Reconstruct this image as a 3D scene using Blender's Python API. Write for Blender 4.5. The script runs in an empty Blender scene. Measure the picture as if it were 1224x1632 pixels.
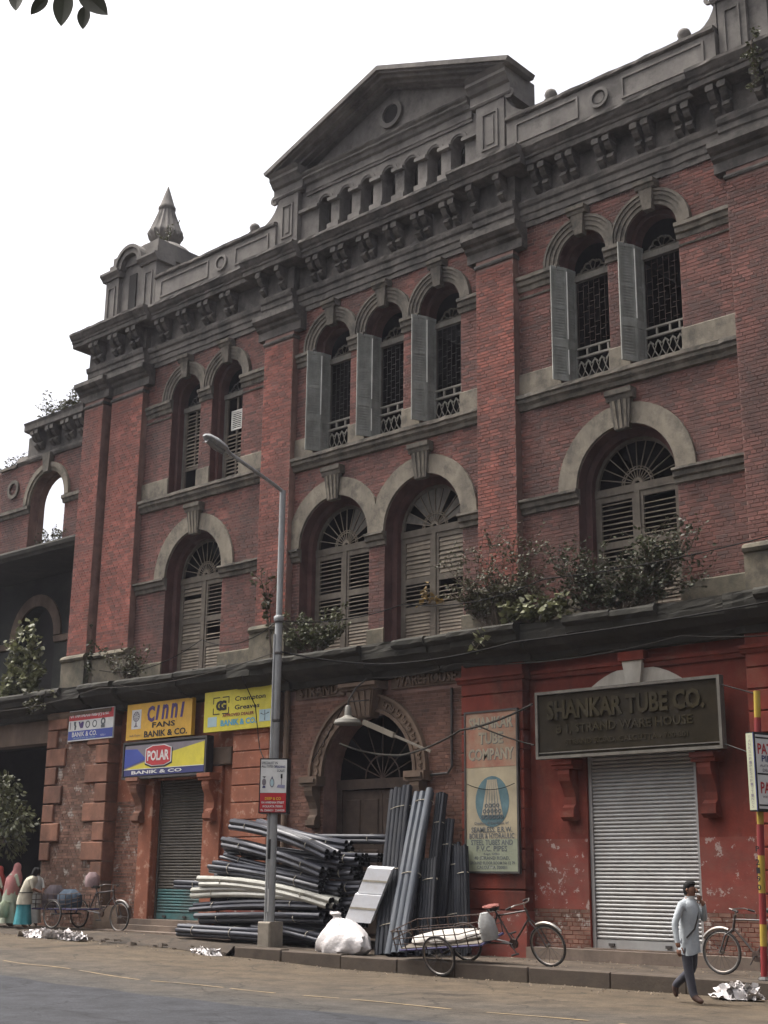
import bpy, bmesh, math, random
from mathutils import Vector, Matrix
from math import pi, sin, cos, radians, sqrt
random.seed(7)
scn = bpy.context.scene
COL = scn.collection

# ------------------------------------------------------------------ camera
CAM = Vector((20.0, -22.0, 1.65))
def cam_basis(pitch, yaw, roll):
    cp, sp, cy, sy = cos(pitch), sin(pitch), cos(yaw), sin(yaw)
    fwd = Vector((-sy*cp, cy*cp, sp)); right = Vector((cy, sy, 0)); up = right.cross(fwd)
    cr, sr = cos(roll), sin(roll)
    return cr*right + sr*up, -sr*right + cr*up, fwd
RT, UP, FW = cam_basis(radians(15.453), radians(42.01), radians(0.63))
cd = bpy.data.cameras.new("camera"); cam = bpy.data.objects.new("camera", cd); COL.objects.link(cam)
cam.matrix_world = Matrix(((RT.x, UP.x, -FW.x, CAM.x), (RT.y, UP.y, -FW.y, CAM.y), (RT.z, UP.z, -FW.z, CAM.z), (0, 0, 0, 1)))
cd.sensor_fit = 'VERTICAL'; cd.sensor_height = 24.0; cd.lens = 24.0*2122.3/1632.0
cd.clip_start = 0.1; cd.clip_end = 2000
scn.camera = cam

# ------------------------------------------------------------------ light: bright hazy overcast
SUN_EL, SUN_AZ = radians(66), radians(252)     # compass azimuth, clockwise from +Y: high, raking the facade from the left
w = bpy.data.worlds.new("World"); scn.world = w; w.use_nodes = True
nt = w.node_tree; nt.nodes.clear()
sky = nt.nodes.new('ShaderNodeTexSky'); sky.sky_type = 'NISHITA'; sky.sun_disc = False
sky.sun_elevation = SUN_EL; sky.sun_rotation = SUN_AZ
sky.air_density = 0.55; sky.dust_density = 10.0; sky.ozone_density = 1.0
bg = nt.nodes.new('ShaderNodeBackground'); bg.inputs[1].default_value = 0.15
wo = nt.nodes.new('ShaderNodeOutputWorld')
hs = nt.nodes.new('ShaderNodeHueSaturation'); hs.inputs['Saturation'].default_value = 0.42      # hazy grey-white sky
nt.links.new(sky.outputs[0], hs.inputs['Color']); nt.links.new(hs.outputs[0], bg.inputs[0]); nt.links.new(bg.outputs[0], wo.inputs[0])
ld = bpy.data.lights.new("sun", 'SUN'); ld.energy = 1.4; ld.angle = radians(20); ld.color = (1.0, 0.965, 0.91)
sun = bpy.data.objects.new("sun", ld); COL.objects.link(sun)
sd = Vector((sin(SUN_AZ)*cos(SUN_EL), cos(SUN_AZ)*cos(SUN_EL), sin(SUN_EL)))
sun.rotation_euler = sd.to_track_quat('Z', 'Y').to_euler()
scn.view_settings.view_transform = 'Standard'; scn.view_settings.look = 'None'
scn.view_settings.exposure = 1.38; scn.view_settings.gamma = 1.0
scn.view_settings.use_curve_mapping = False
scn.render.engine = 'CYCLES'
scn.cycles.max_bounces = 6; scn.cycles.use_denoising = True

# ------------------------------------------------------------------ helpers
class MB:
    def __init__(s): s.v = []; s.f = []
    def add(s, vs, fs):
        n = len(s.v); s.v += [tuple(p) for p in vs]; s.f += [tuple(i+n for i in f) for f in fs]; return s
    def box(s, x0, x1, y0, y1, z0, z1):
        return s.add([(x0,y0,z0),(x1,y0,z0),(x1,y1,z0),(x0,y1,z0),(x0,y0,z1),(x1,y0,z1),(x1,y1,z1),(x0,y1,z1)],
                     [(0,3,2,1),(4,5,6,7),(0,1,5,4),(1,2,6,5),(2,3,7,6),(3,0,4,7)])
    def bevbox(s, x0, x1, y0, y1, z0, z1, b=.015):
        # front (-y) edges chamfered
        return s.add([(x0,y1,z0),(x1,y1,z0),(x1,y1,z1),(x0,y1,z1),(x0,y0+b,z0),(x1,y0+b,z0),(x1,y0+b,z1),(x0,y0+b,z1),
                      (x0+b,y0,z0+b),(x1-b,y0,z0+b),(x1-b,y0,z1-b),(x0+b,y0,z1-b)],
                     [(0,1,2,3),(0,4,5,1),(1,5,6,2),(2,6,7,3),(3,7,4,0),(4,8,9,5),(5,9,10,6),(6,10,11,7),(7,11,8,4),(8,11,10,9)])
    def px(s, poly, x0, x1, rough=0):  # profile (y,z) extruded along x; rough = chipped, uneven run
        if rough:
            n = len(poly); m = max(2, int((x1-x0)/.22)); vs = []; ym = max(p[0] for p in poly)
            for i in range(m+1):
                x = x0 + (x1-x0)*i/m + (random.uniform(-.05,.05) if 0 < i < m else 0); chip = random.random() < .10; cy = random.uniform(.01,.035) if chip else 0
                for y, z in poly:
                    k = 0 if y > ym-.03 else 1
                    vs.append((x, y + k*(random.uniform(-rough,rough) + cy), z + k*random.uniform(-rough,rough)*.7))
            fs = [(i*n+k, i*n+(k+1)%n, (i+1)*n+(k+1)%n, (i+1)*n+k) for i in range(m) for k in range(n)] + [tuple(range(n)), tuple(range((m+1)*n-1, m*n-1, -1))]
            return s.add(vs, fs)
        n = len(poly); vs = [(x0,y,z) for y,z in poly] + [(x1,y,z) for y,z in poly]
        fs = [(i,(i+1)%n,n+(i+1)%n,n+i) for i in range(n)] + [tuple(range(n)), tuple(range(2*n-1,n-1,-1))]
        return s.add(vs, fs)
    def py(s, poly, y0, y1):           # outline (x,z) extruded along y
        n = len(poly); vs = [(x,y0,z) for x,z in poly] + [(x,y1,z) for x,z in poly]
        fs = [(i,(i+1)%n,n+(i+1)%n,n+i) for i in range(n)] + [tuple(range(n)), tuple(range(2*n-1,n-1,-1))]
        return s.add(vs, fs)
    def tube(s, pts, r, n=8, r2=None, caps=True):
        pts = [Vector(p) for p in pts]; m = len(pts); rings = []
        t0 = (pts[1]-pts[0]).normalized()
        u = t0.cross(Vector((0,0,1)))
        if u.length < .05: u = t0.cross(Vector((1,0,0)))
        u.normalize()
        for i, p in enumerate(pts):
            t = (pts[min(i+1,m-1)] - pts[max(i-1,0)]).normalized()
            u = (u - t*u.dot(t)).normalized(); v = t.cross(u)
            rr = r if r2 is None else r + (r2-r)*i/(m-1)
            rings.append([p + rr*(cos(2*pi*k/n)*u + sin(2*pi*k/n)*v) for k in range(n)])
        vs = [q for rg in rings for q in rg]
        fs = [(i*n+k, i*n+(k+1)%n, (i+1)*n+(k+1)%n, (i+1)*n+k) for i in range(m-1) for k in range(n)]
        if caps: fs += [tuple(range(n-1,-1,-1)), tuple(range((m-1)*n, m*n))]
        return s.add(vs, fs)
    def lathe(s, prof, c, n=24, flute=None):
        vs = []; m = len(prof)
        for i, (r, z) in enumerate(prof):
            for k in range(n):
                a = 2*pi*k/n; rr = r*(1 + (flute[i] if flute else 0)*(1 if k % 2 else -1))
                vs.append((c[0]+rr*cos(a), c[1]+rr*sin(a), c[2]+z))
        fs = [(i*n+k, i*n+(k+1)%n, (i+1)*n+(k+1)%n, (i+1)*n+k) for i in range(m-1) for k in range(n)]
        fs += [tuple(range(n-1,-1,-1)), tuple(range((m-1)*n, m*n))]
        return s.add(vs, fs)
    def loft(s, rings, n=16, caps=True):   # rings: (cx,cy,cz,rx,ry[,ripple,phase])
        vs = []
        for rg in rings:
            cx, cy, cz, rx, ry = rg[:5]; rp = rg[5] if len(rg) > 5 else 0; ph = rg[6] if len(rg) > 6 else 0
            for k in range(n):
                a = 2*pi*k/n; q = 1 + rp*sin(5*a+ph) + .6*rp*sin(9*a+2*ph)
                vs.append((cx+rx*q*cos(a), cy+ry*q*sin(a), cz))
        m = len(rings)
        fs = [(i*n+k, i*n+(k+1)%n, (i+1)*n+(k+1)%n, (i+1)*n+k) for i in range(m-1) for k in range(n)]
        if caps: fs += [tuple(range(n-1,-1,-1)), tuple(range((m-1)*n, m*n))]
        return s.add(vs, fs)
    def mesh(s, name, m, smooth=False, fix=True):
        me = bpy.data.meshes.new(name); me.from_pydata(s.v, [], s.f)
        if fix:
            bm = bmesh.new(); bm.from_mesh(me); bmesh.ops.recalc_face_normals(bm, faces=bm.faces); bm.to_mesh(me); bm.free()
        if smooth:
            me.polygons.foreach_set('use_smooth', [True]*len(me.polygons))
            try: me.set_sharp_from_angle(angle=radians(40))
            except Exception: pass
        me.materials.append(m); return me
    def build(s, name, m, parent=None, smooth=False, fix=True, kind=None):
        return put(name, s.mesh(name, m, smooth, fix), parent, kind)
def put(name, me, parent=None, kind=None):
    o = bpy.data.objects.new(name, me); COL.objects.link(o)
    if parent is not None:
        o.parent = parent; o.matrix_parent_inverse = ROOTS.get(parent.name, Matrix())
        if parent.name not in ROOTS and parent.parent is not None: pass
    if kind: o['kind'] = kind
    return o
ROOTS = {}
def tag(o, label=None, cat=None, group=None, kind=None):
    if label: o['label'] = label
    if cat: o['category'] = cat
    if group: o['group'] = group
    if kind: o['kind'] = kind
    return o
def thing(name, label, cat, loc=(0,0,0), group=None):
    o = bpy.data.objects.new(name, None); COL.objects.link(o); o.location = loc; o.empty_display_size = .2
    ROOTS[o.name] = Matrix.Translation(-Vector(loc))
    return tag(o, label, cat, group)
def copy_tree(o, delta=(0,0,0), label=None, parent=None):
    c = o.copy(); COL.objects.link(c)
    if parent is not None: c.parent = parent
    else:
        c.location = Vector(o.location) + Vector(delta)
        if label: c['label'] = label
    for ch in list(o.children): copy_tree(ch, parent=c)
    return c

# ------------------------------------------------------------------ materials
MATS = {}
def mat(name, col, rough=.85, var=.25, scale=2.5, bump=.25, bscale=30, stain=None, stain_amt=.5, stain_scale=(1.2,1.2,.35),
        metal=0, island=0, objrand=0, spec=.3, patch=None, patch_amt=.5, patch_scale=2.0, bdist=.01, stain_range=(.42,.68), patch_range=(.56,.62), isl=None):
    m = bpy.data.materials.new(name); m.use_nodes = True; t = m.node_tree; N = t.nodes; L = t.links
    b = N['Principled BSDF']; b.inputs['Roughness'].default_value = rough; b.inputs['Metallic'].default_value = metal
    b.inputs['Specular IOR Level'].default_value = spec
    geo = N.new('ShaderNodeNewGeometry')
    n1 = N.new('ShaderNodeTexNoise'); n1.inputs['Scale'].default_value = scale; n1.inputs['Detail'].default_value = 6
    n1.inputs['Roughness'].default_value = .65
    L.new(geo.outputs['Position'], n1.inputs['Vector'])
    r1 = N.new('ShaderNodeMapRange'); r1.inputs[1].default_value = .3; r1.inputs[2].default_value = .7
    r1.inputs[3].default_value = 1-var; r1.inputs[4].default_value = 1+var
    L.new(n1.outputs[0], r1.inputs[0]); val = r1.outputs[0]
    def mul(a, sock):
        q = N.new('ShaderNodeMath'); q.operation = 'MULTIPLY'; L.new(a, q.inputs[0]); L.new(sock, q.inputs[1]); return q.outputs[0]
    def rnd(sock, amt):
        q = N.new('ShaderNodeMapRange'); q.inputs[3].default_value = 1-amt; q.inputs[4].default_value = 1+amt; L.new(sock, q.inputs[0]); return q.outputs[0]
    if island: val = mul(val, rnd(geo.outputs['Random Per Island'], island))
    if objrand:
        oi = N.new('ShaderNodeObjectInfo'); val = mul(val, rnd(oi.outputs['Random'], objrand))
    vm = N.new('ShaderNodeVectorMath'); vm.operation = 'SCALE'; vm.inputs[0].default_value = col[:3]; L.new(val, vm.inputs['Scale'])
    c = vm.outputs[0]
    def over(c, colr, amt, sc, lo, hi):
        mp = N.new('ShaderNodeMapping'); mp.inputs['Scale'].default_value = sc; L.new(geo.outputs['Position'], mp.inputs[0])
        n2 = N.new('ShaderNodeTexNoise'); n2.inputs['Scale'].default_value = 1.0; n2.inputs['Detail'].default_value = 8; n2.inputs['Roughness'].default_value = .7
        L.new(mp.outputs[0], n2.inputs['Vector'])
        rr = N.new('ShaderNodeMapRange'); rr.inputs[1].default_value = lo; rr.inputs[2].default_value = hi; rr.inputs[4].default_value = amt
        L.new(n2.outputs[0], rr.inputs[0])
        mx = N.new('ShaderNodeMix'); mx.data_type = 'RGBA'; L.new(rr.outputs[0], mx.inputs[0]); L.new(c, mx.inputs[6]); mx.inputs[7].default_value = (*colr, 1)
        return mx.outputs[2]
    if stain is not None: c = over(c, stain, stain_amt, stain_scale, *stain_range)
    if isl is not None:
        ir = N.new('ShaderNodeMapRange'); ir.inputs[1].default_value = .66; ir.inputs[2].default_value = .9; ir.inputs[4].default_value = .75
        wn = N.new('ShaderNodeTexWhiteNoise'); wn.noise_dimensions = '1D'; L.new(geo.outputs['Random Per Island'], wn.inputs['W']); L.new(wn.outputs[0], ir.inputs[0])
        mi = N.new('ShaderNodeMix'); mi.data_type = 'RGBA'; L.new(ir.outputs[0], mi.inputs[0]); L.new(c, mi.inputs[6]); mi.inputs[7].default_value = (*isl, 1); c = mi.outputs[2]
    if patch is not None: c = over(c, patch, patch_amt, (patch_scale,)*3, *patch_range)
    L.new(c, b.inputs['Base Color'])
    if bump:
        n3 = N.new('ShaderNodeTexNoise'); n3.inputs['Scale'].default_value = bscale; n3.inputs['Detail'].default_value = 5
        L.new(geo.outputs['Position'], n3.inputs['Vector'])
        bp = N.new('ShaderNodeBump'); bp.inputs['Strength'].default_value = bump; bp.inputs['Distance'].default_value = bdist
        L.new(n3.outputs[0], bp.inputs['Height']); L.new(bp.outputs[0], b.inputs['Normal'])
    MATS[name] = m; return m
def emis(name, col, s):
    m = bpy.data.materials.new(name); m.use_nodes = True; b = m.node_tree.nodes['Principled BSDF']
    b.inputs['Base Color'].default_value = (*col, 1); b.inputs['Emission Color'].default_value = (*col, 1); b.inputs['Emission Strength'].default_value = s; return m

BRK = (.175, .070, .055)
m_brick = mat('sooty_brick', BRK, .9, .35, .8, .35, 40, stain=(.055,.040,.036), stain_amt=.88, stain_scale=(.8,.8,.30), stain_range=(.36,.66), island=.28, isl=(.075,.048,.042), patch=(.045,.036,.033), patch_amt=.6, patch_scale=.55, patch_range=(.50,.68))
m_brickp = mat('repainted_brick', (.225,.076,.056), .9, .3, .9, .35, 40, stain=(.075,.042,.036), stain_amt=.8, stain_scale=(1.1,1.1,.22), stain_range=(.45,.7), island=.26, isl=(.10,.05,.042), patch=(.06,.04,.036), patch_amt=.5, patch_scale=.6, patch_range=(.53,.7))
m_brick1 = mat('brick_single', BRK, .9, .35, .8, .35, 40, stain=(.055,.040,.036), stain_amt=.88, stain_scale=(.8,.8,.30), stain_range=(.36,.66), objrand=.28, patch=(.045,.036,.033), patch_amt=.6, patch_scale=.55, patch_range=(.50,.68))
m_mortar = mat('mortar', (.22,.135,.11), .95, .25, 3, .3, 60, stain=(.06,.035,.03), stain_amt=.7, stain_scale=(.9,.9,.28))
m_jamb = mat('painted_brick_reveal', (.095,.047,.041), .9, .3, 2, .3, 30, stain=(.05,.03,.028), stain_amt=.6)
m_stone = mat('weathered_stone', (.135,.118,.094), .92, .25, 3, .4, 25, stain=(.05,.046,.04), stain_amt=.85, stain_scale=(2.2,2.2,.8), patch=(.030,.028,.025), patch_amt=0.65, patch_scale=2.3, patch_range=(.50,.64))
m_stone2 = mat('pale_stone', (.185,.16,.122), .92, .22, 2.5, .35, 25, stain=(.07,.062,.05), stain_amt=.75, stain_scale=(1.6,1.6,.6), patch=(.030,.028,.025), patch_amt=0.55, patch_scale=2.0, patch_range=(.50,.64))
m_corn = mat('sooty_cornice', (.118,.106,.093), .93, .3, 2.2, .45, 18, stain=(.038,.036,.034), stain_amt=.85, stain_scale=(1.5,1.5,.9), patch=(.030,.028,.025), patch_amt=0.7, patch_scale=1.5, patch_range=(.50,.64))
m_ped = mat('sooty_pediment', (.185,.170,.152), .93, .25, 2.2, .4, 18, stain=(.075,.07,.065), stain_amt=.8, stain_scale=(.9,.9,.5), patch=(.030,.028,.025), patch_amt=0.6, patch_scale=1.1, patch_range=(.50,.64))
m_ledge = mat('mouldy_ledge', (.036,.033,.026), .93, .35, 2.5, .5, 18, stain=(.02,.02,.016), stain_amt=.85, stain_scale=(1.2,1.2,1.5))
m_mould = mat('mouldy_stone', (.135,.115,.083), .93, .3, 2.5, .45, 20, stain=(.045,.045,.032), stain_amt=.85, stain_scale=(1.3,1.3,1.0), patch=(.030,.028,.025), patch_amt=0.6, patch_scale=1.8, patch_range=(.50,.64))
m_wood = mat('grey_weathered_wood', (.135,.125,.105), .85, .25, 4, .3, 40, stain=(.06,.052,.045), stain_amt=.6, stain_scale=(3,3,1))
m_wood2 = mat('brown_weathered_wood', (.115,.098,.076), .85, .25, 4, .3, 40, stain=(.06,.05,.04), stain_amt=.6, stain_scale=(3,3,1))
m_slat = mat('worn_slat', (.165,.138,.104), .85, .25, 4, .2, 40, stain=(.10,.085,.065), stain_amt=.6, stain_scale=(3,3,1), objrand=.25)
m_shut = mat('grey_green_shutter', (.25,.255,.228), .8, .2, 4, .2, 40, stain=(.09,.085,.07), stain_amt=.5, stain_scale=(3,3,.8))
m_white = mat('dull_white_paint', (.62,.61,.56), .6, .12, 4, .1, 40)
m_plas0 = mat('dull_tracery', (.075,.066,.052), .9, .3, 4, .2, 30)
m_dark = mat('interior_shade', (.02,.018,.016), .95, .3, 2, .1, 20)  # near-black colour stands in for the shade of unlit rooms and openings
m_iron = mat('dark_iron', (.045,.04,.036), .6, .3, 8, .2, 60, spec=.4)
m_rust = mat('rusty_iron', (.055,.035,.027), .75, .4, 9, .3, 60)
m_lat = mat('pale_lattice', (.19,.18,.15), .7, .2, 6, .2, 60)
# ================================================================== THE WAREHOUSE
B = thing('warehouse_building', 'three-storey red brick warehouse with arched windows, sooty cornice and pediment', 'building', (0, 0, .3))
NA = 14
def arc(cx, cz, r, n=NA, a0=pi, a1=0.0):
    return [(cx + r*cos(a0+(a1-a0)*i/n), cz + r*sin(a0+(a1-a0)*i/n)) for i in range(n+1)]
def outline(cx, hw, zb, zs, arch=True):
    return [(cx-hw, zb)] + (arc(cx, zs, hw) if arch else [(cx-hw, zs), (cx+hw, zs)]) + [(cx+hw, zb)]
def wall_sheet(mb, x0, x1, z0, z1, y, ops=()):
    x = x0
    for cx, hw, zb, zs, ar in sorted(ops):
        if cx-hw > x: mb.add([(x,y,z0),(cx-hw,y,z0),(cx-hw,y,z1),(x,y,z1)], [(0,1,2,3)])
        if zb > z0: mb.add([(cx-hw,y,z0),(cx+hw,y,z0),(cx+hw,y,zb),(cx-hw,y,zb)], [(0,1,2,3)])
        pts = arc(cx, zs, hw) if ar else [(cx-hw, zs), (cx+hw, zs)]
        for (xa,za),(xb,zb_) in zip(pts, pts[1:]):
            mb.add([(xa,y,za),(xb,y,zb_),(xb,y,z1),(xa,y,z1)], [(0,1,2,3)])
        x = cx+hw
    if x1 > x: mb.add([(x,y,z0),(x1,y,z0),(x1,y,z1),(x,y,z1)], [(0,1,2,3)])
def reveal(mb, cx, hw, zb, zs, y0, y1, arch=True, sill=True):
    o = outline(cx, hw, zb, zs, arch)
    for (xa,za),(xb,zb_) in zip(o, o[1:]):
        mb.add([(xa,y0,za),(xb,y0,zb_),(xb,y1,zb_),(xa,y1,za)], [(0,1,2,3)])
    if sill: mb.add([(cx-hw,y0,zb),(cx+hw,y0,zb),(cx+hw,y1,zb),(cx-hw,y1,zb)], [(0,1,2,3)])
def ring(mb, cx, h0, h1, zb, zs, y, arch=True):
    a = outline(cx, h0, zb, zs, arch); b = outline(cx, h1, zb, zs, arch)
    for i in range(len(a)-1):
        mb.add([(a[i][0],y,a[i][1]),(a[i+1][0],y,a[i+1][1]),(b[i+1][0],y,b[i+1][1]),(b[i][0],y,b[i][1])], [(0,1,2,3)])
def archivolt(mb, cx, zs, r0, r1, yf, yb, a0=pi, a1=0.0, n=18, lo=-99, hi=99):
    cl = lambda p: (min(max(p[0], lo), hi), p[1])
    I = [cl(p) for p in arc(cx, zs, r0, n, a0, a1)]; O = [cl(p) for p in arc(cx, zs, r1, n, a0, a1)]
    for i in range(n):
        (ax,az),(bx,bz),(dx,dz),(ex,ez) = I[i], I[i+1], O[i+1], O[i]
        mb.add([(ax,yf,az),(bx,yf,bz),(dx,yf,dz),(ex,yf,ez)], [(0,1,2,3)])
        mb.add([(ax,yf,az),(bx,yf,bz),(bx,yb,bz),(ax,yb,az)], [(0,1,2,3)])
        mb.add([(ex,yf,ez),(dx,yf,dz),(dx,yb,dz),(ex,yb,ez)], [(0,1,2,3)])
    for k in (0, n):
        mb.add([(I[k][0],yf,I[k][1]),(O[k][0],yf,O[k][1]),(O[k][0],yb,O[k][1]),(I[k][0],yb,I[k][1])], [(0,1,2,3)])

BL, BR = -11.45, 14.0
XC = .14
W2 = [-7.165, -5.47, -1.57, .14, 1.87, 5.785, 7.465]     # second-floor windows
W1 = [-6.5, -1.40, 1.36, 6.645]                          # first-floor windows
H2, Z2B, Z2S = .61, 11.75, 14.46
H1, Z1B, Z1S = 1.14, 6.75, 9.36
PIL = [(-11.45,-10.55,-.34), (-10.32,-8.88,-.2), (-3.85,-2.80,-.2), (3.08,4.11,-.2), (9.28,14.0,-.2)]

# ---- upper walls, one sheet per storey and bay (joint bed behind the bricks)
BAYS = [(-11.45,-3.85), (-3.85,4.11), (4.11,14.0)]
for bx0, bx1 in BAYS:
    o2 = [(c,H2,Z2B,Z2S,True) for c in W2 if bx0 < c < bx1]; o1 = [(c,H1,Z1B,Z1S,True) for c in W1 if bx0 < c < bx1]
    mb = MB(); wall_sheet(mb, bx0, bx1, 11.3, 16.3, 0, o2); wall_sheet(mb, bx0, bx1, 6.1, 11.3, 0, o1)
    mb.build('wall', m_mortar, B, fix=False)
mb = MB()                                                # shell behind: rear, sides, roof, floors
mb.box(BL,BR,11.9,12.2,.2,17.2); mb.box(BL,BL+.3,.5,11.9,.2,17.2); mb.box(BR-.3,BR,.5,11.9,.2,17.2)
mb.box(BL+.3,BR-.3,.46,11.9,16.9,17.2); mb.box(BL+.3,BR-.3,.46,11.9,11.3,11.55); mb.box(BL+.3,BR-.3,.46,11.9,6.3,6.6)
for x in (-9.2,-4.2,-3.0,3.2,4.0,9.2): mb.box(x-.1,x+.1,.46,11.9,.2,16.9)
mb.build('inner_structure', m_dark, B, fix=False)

# ---- pilasters: shaft, astragal, cap, plinth
for i, (x0, x1, y) in enumerate(PIL):
    MB().box(x0,x1,y,0,7.0,15.5).build('pilaster', m_mortar, B)
    mb = MB(); mb.px([(0,14.93),(y-.03,14.93),(y-.05,14.97),(y-.03,15.02),(0,15.02)], x0-.03, x1+.03)
    mb.px([(0,15.12),(y-.02,15.12),(y-.02,15.34),(y-.10,15.40),(y-.12,15.47),(y-.20,15.5),(y-.28,15.58),(y-.28,15.70),(0,15.73)], x0-.24, x1+.26)
    mb.build('capital', m_corn, B)
    mb = MB(); mb.px([(0,6.5),(y-.10,6.5),(y-.10,7.40),(y-.14,7.42),(y-.17,7.48),(y-.13,7.55),(y-.02,7.60),(0,7.60)], x0-.08, x1+.10)
    mb.build('plinth', m_mould, B)

# ---- bricks: stretcher and header courses, cut round every opening and trim
def sub(iv, a, b):
    out = []
    for p, q in iv:
        if b <= p or a >= q: out.append((p,q)); continue
        if a > p: out.append((p,a))
        if b < q: out.append((b,q))
    return out
CH, BW = .078, .24
def course_bricks(x0, x1, z0, z1, y, cuts, emit):
    k = 0; z = z0
    while z + CH <= z1 + .02:
        iv = [(x0, x1)]; zm = z + CH/2
        for c in cuts:
            r = c(zm)
            if r: iv = sub(iv, *r)
        head = (k % 2 == 1); bw = .12 if head and k % 4 == 1 else BW; off = .06 if head else (0 if k % 4 == 0 else .12)
        for p, q in iv:
            x = math.floor((p-off)/bw)*bw + off
            while x < q:
                a, b = max(x, p), min(x+bw, q)
                if b - a > .03: emit(a+.005, b-.005, z+.005, z+CH-.006, y)
                x += bw
        z += CH; k += 1
def cut_arch(cx, hw, zb, zs, rout):
    def f(z):
        if z < zb: return None
        if z < zs: return (cx-hw, cx+hw)
        d = z - zs
        if d >= rout: return None
        h = sqrt(rout*rout - d*d); return (cx-h, cx+h)
    return f
def cut_rect(a, b, z0, z1): return lambda z: (a, b) if z0 < z < z1 else None
bricks = MB(); singles = []
def emit_stuff(a, b, z0, z1, y):
    d = random.uniform(.004, .011); t = .004
    bricks.add([(a,y,z0),(b,y,z0),(b,y,z1),(a,y,z1),(a+t,y-d,z0+t),(b-t,y-d,z0+t),(b-t,y-d,z1-t),(a+t,y-d,z1-t)],
               [(4,5,6,7),(0,1,5,4),(1,2,6,5),(2,3,7,6),(3,0,4,7)])
cuts = [cut_arch(c,H2,Z2B,Z2S,.80) for c in W2] + [cut_arch(c,H1,Z1B,Z1S,1.42) for c in W1]
cuts += [cut_rect(-99,99,11.34,11.74)]
for a, b in ((-8.88,-3.85), (-2.80,3.08), (4.11,9.28)):
    course_bricks(a, b, 7.05, 15.66, 0, cuts, emit_stuff)
bricks.build('brick_facing', m_brick, B, fix=False, kind='stuff'); bricks = MB()
for i, (x0, x1, y) in enumerate(PIL[:4]):
    course_bricks(x0, x1, 7.62, 14.93, y, [], emit_stuff)
bricks.build('brick_facing', m_brickp, B, fix=False, kind='stuff'); bricks = MB()
def emit_single(a, b, z0, z1, y):
    if a < 10.15 and len(singles) < 300: singles.append((a,b,z0,z1,y))
    else: emit_stuff(a,b,z0,z1,y)
course_bricks(9.28, 11.0, 7.62, 14.93, -.2, [], emit_single)
bricks.build('brick_facing', m_brick, B, fix=False, kind='stuff')
bm_cache = {}
for a, b, z0, z1, y in singles:
    key = round(b-a, 2)
    if key not in bm_cache:
        hx = (b-a)/2; hz = (z1-z0)/2; t = .004
        bm_cache[key] = MB().add([(-hx,0,-hz),(hx,0,-hz),(hx,0,hz),(-hx,0,hz),(-hx+t,-.008,-hz+t),(hx-t,-.008,-hz+t),(hx-t,-.008,hz-t),(-hx+t,-.008,hz-t)],
               [(4,5,6,7),(0,1,5,4),(1,2,6,5),(2,3,7,6),(3,0,4,7)]).mesh('brick', m_brick1, fix=False)
    o = put('brick', bm_cache[key], B); o.location = ((a+b)/2, y + random.uniform(-.003,.002), (z0+z1)/2)

# ---- mouldings between the pilasters
def segs(x0, x1, cutl):
    iv = [(x0, x1)]
    for a, b in cutl: iv = sub(iv, a, b)
    return iv
for a, b in ((-8.88,-3.85), (-2.80,3.08), (4.11,9.28)):
    MB().px([(0,11.34),(-.07,11.36),(-.09,11.44),(-.12,11.47),(-.15,11.50),(-.15,11.57),(-.19,11.60),(-.19,11.68),(-.02,11.735),(.0,11.735)], a+.002, b-.002, .007).build('string_course', m_stone, B)
    w2 = [c for c in W2 if a < c < b]; w1 = [c for c in W1 if a < c < b]
    for p, q in segs(a+.002, b-.002, [(c-H2, c+H2) for c in w2]):
        e = .035
        MB().px([(0,14.10),(-.04,14.12),(-.05,14.22),(-.09,14.25),(-.10,14.34),(-.14,14.37),(-.14,14.45),(0,14.47)], max(p-e,a+.002), min(q+e,b-.002), .005).build('impost', m_stone, B)
        if q-p > .7: MB().px([(0,13.94),(-.03,13.95),(-.04,13.99),(0,14.0)], p+.01, q-.01).build('fillet', m_stone, B)
        MB().px([(0,11.74),(-.045,11.74),(-.045,12.18),(-.03,12.2),(0,12.2)], p-.02, q+.02).build('sill_block', m_stone2, B)
    for p, q in segs(a+.002, b-.002, [(c-H1, c+H1) for c in w1]):
        e = .05
        MB().px([(0,9.04),(-.05,9.06),(-.06,9.15),(-.11,9.18),(-.12,9.27),(-.17,9.30),(-.17,9.35),(0,9.37)], max(p-e,a+.002), min(q+e,b-.002), .005).build('impost', m_stone, B)
        MB().px([(0,6.6),(-.05,6.6),(-.05,7.1),(-.02,7.13),(0,7.13)], p-.02, q+.02).build('sill_block', m_mould, B)
def keystone(cx, zb, zt, w0, w1_, yf, cap):
    mb = MB(); mb.add([(cx-w0,yf+.03,zb),(cx+w0,yf+.03,zb),(cx+w1_,yf-.02,zt),(cx-w1_,yf-.02,zt),(cx-w0,0.02,zb),(cx+w0,0.02,zb),(cx+w1_,0.0,zt),(cx-w1_,0.0,zt)],
        [(0,1,2,3),(4,7,6,5),(0,4,5,1),(1,5,6,2),(2,6,7,3),(3,7,4,0)])
    k = mb.build('keystone', m_stone, B)
    MB().px([(0,zt-.01),(yf-.03,zt-.01),(yf-.05,zt+cap*.35),(yf-.09,zt+cap*.5),(yf-.10,zt+cap),(0,zt+cap+.01)], cx-w1_-.07, cx+w1_+.07).build('keystone_cap', m_stone, k)
for j, c in enumerate(W2):
    lo = max([(c+d)/2 for d in W2 if d < c-.1 and c-d < 2] or [-99]); hi = min([(c+d)/2 for d in W2 if d > c+.1 and d-c < 2] or [99])
    mb = MB(); y = 0
    for r0, r1, yf in ((H2,.70,-.05), (.702,.80,-.075), (.802,.88,-.10), (.882,.94,-.125)):
        archivolt(mb, c, Z2S+.006, r0, r1, yf, .0, lo=lo, hi=hi)
    mb.build('archivolt', m_stone, B)
    keystone(c, 14.96, 15.42, .10, .16, -.17, .16)
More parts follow.
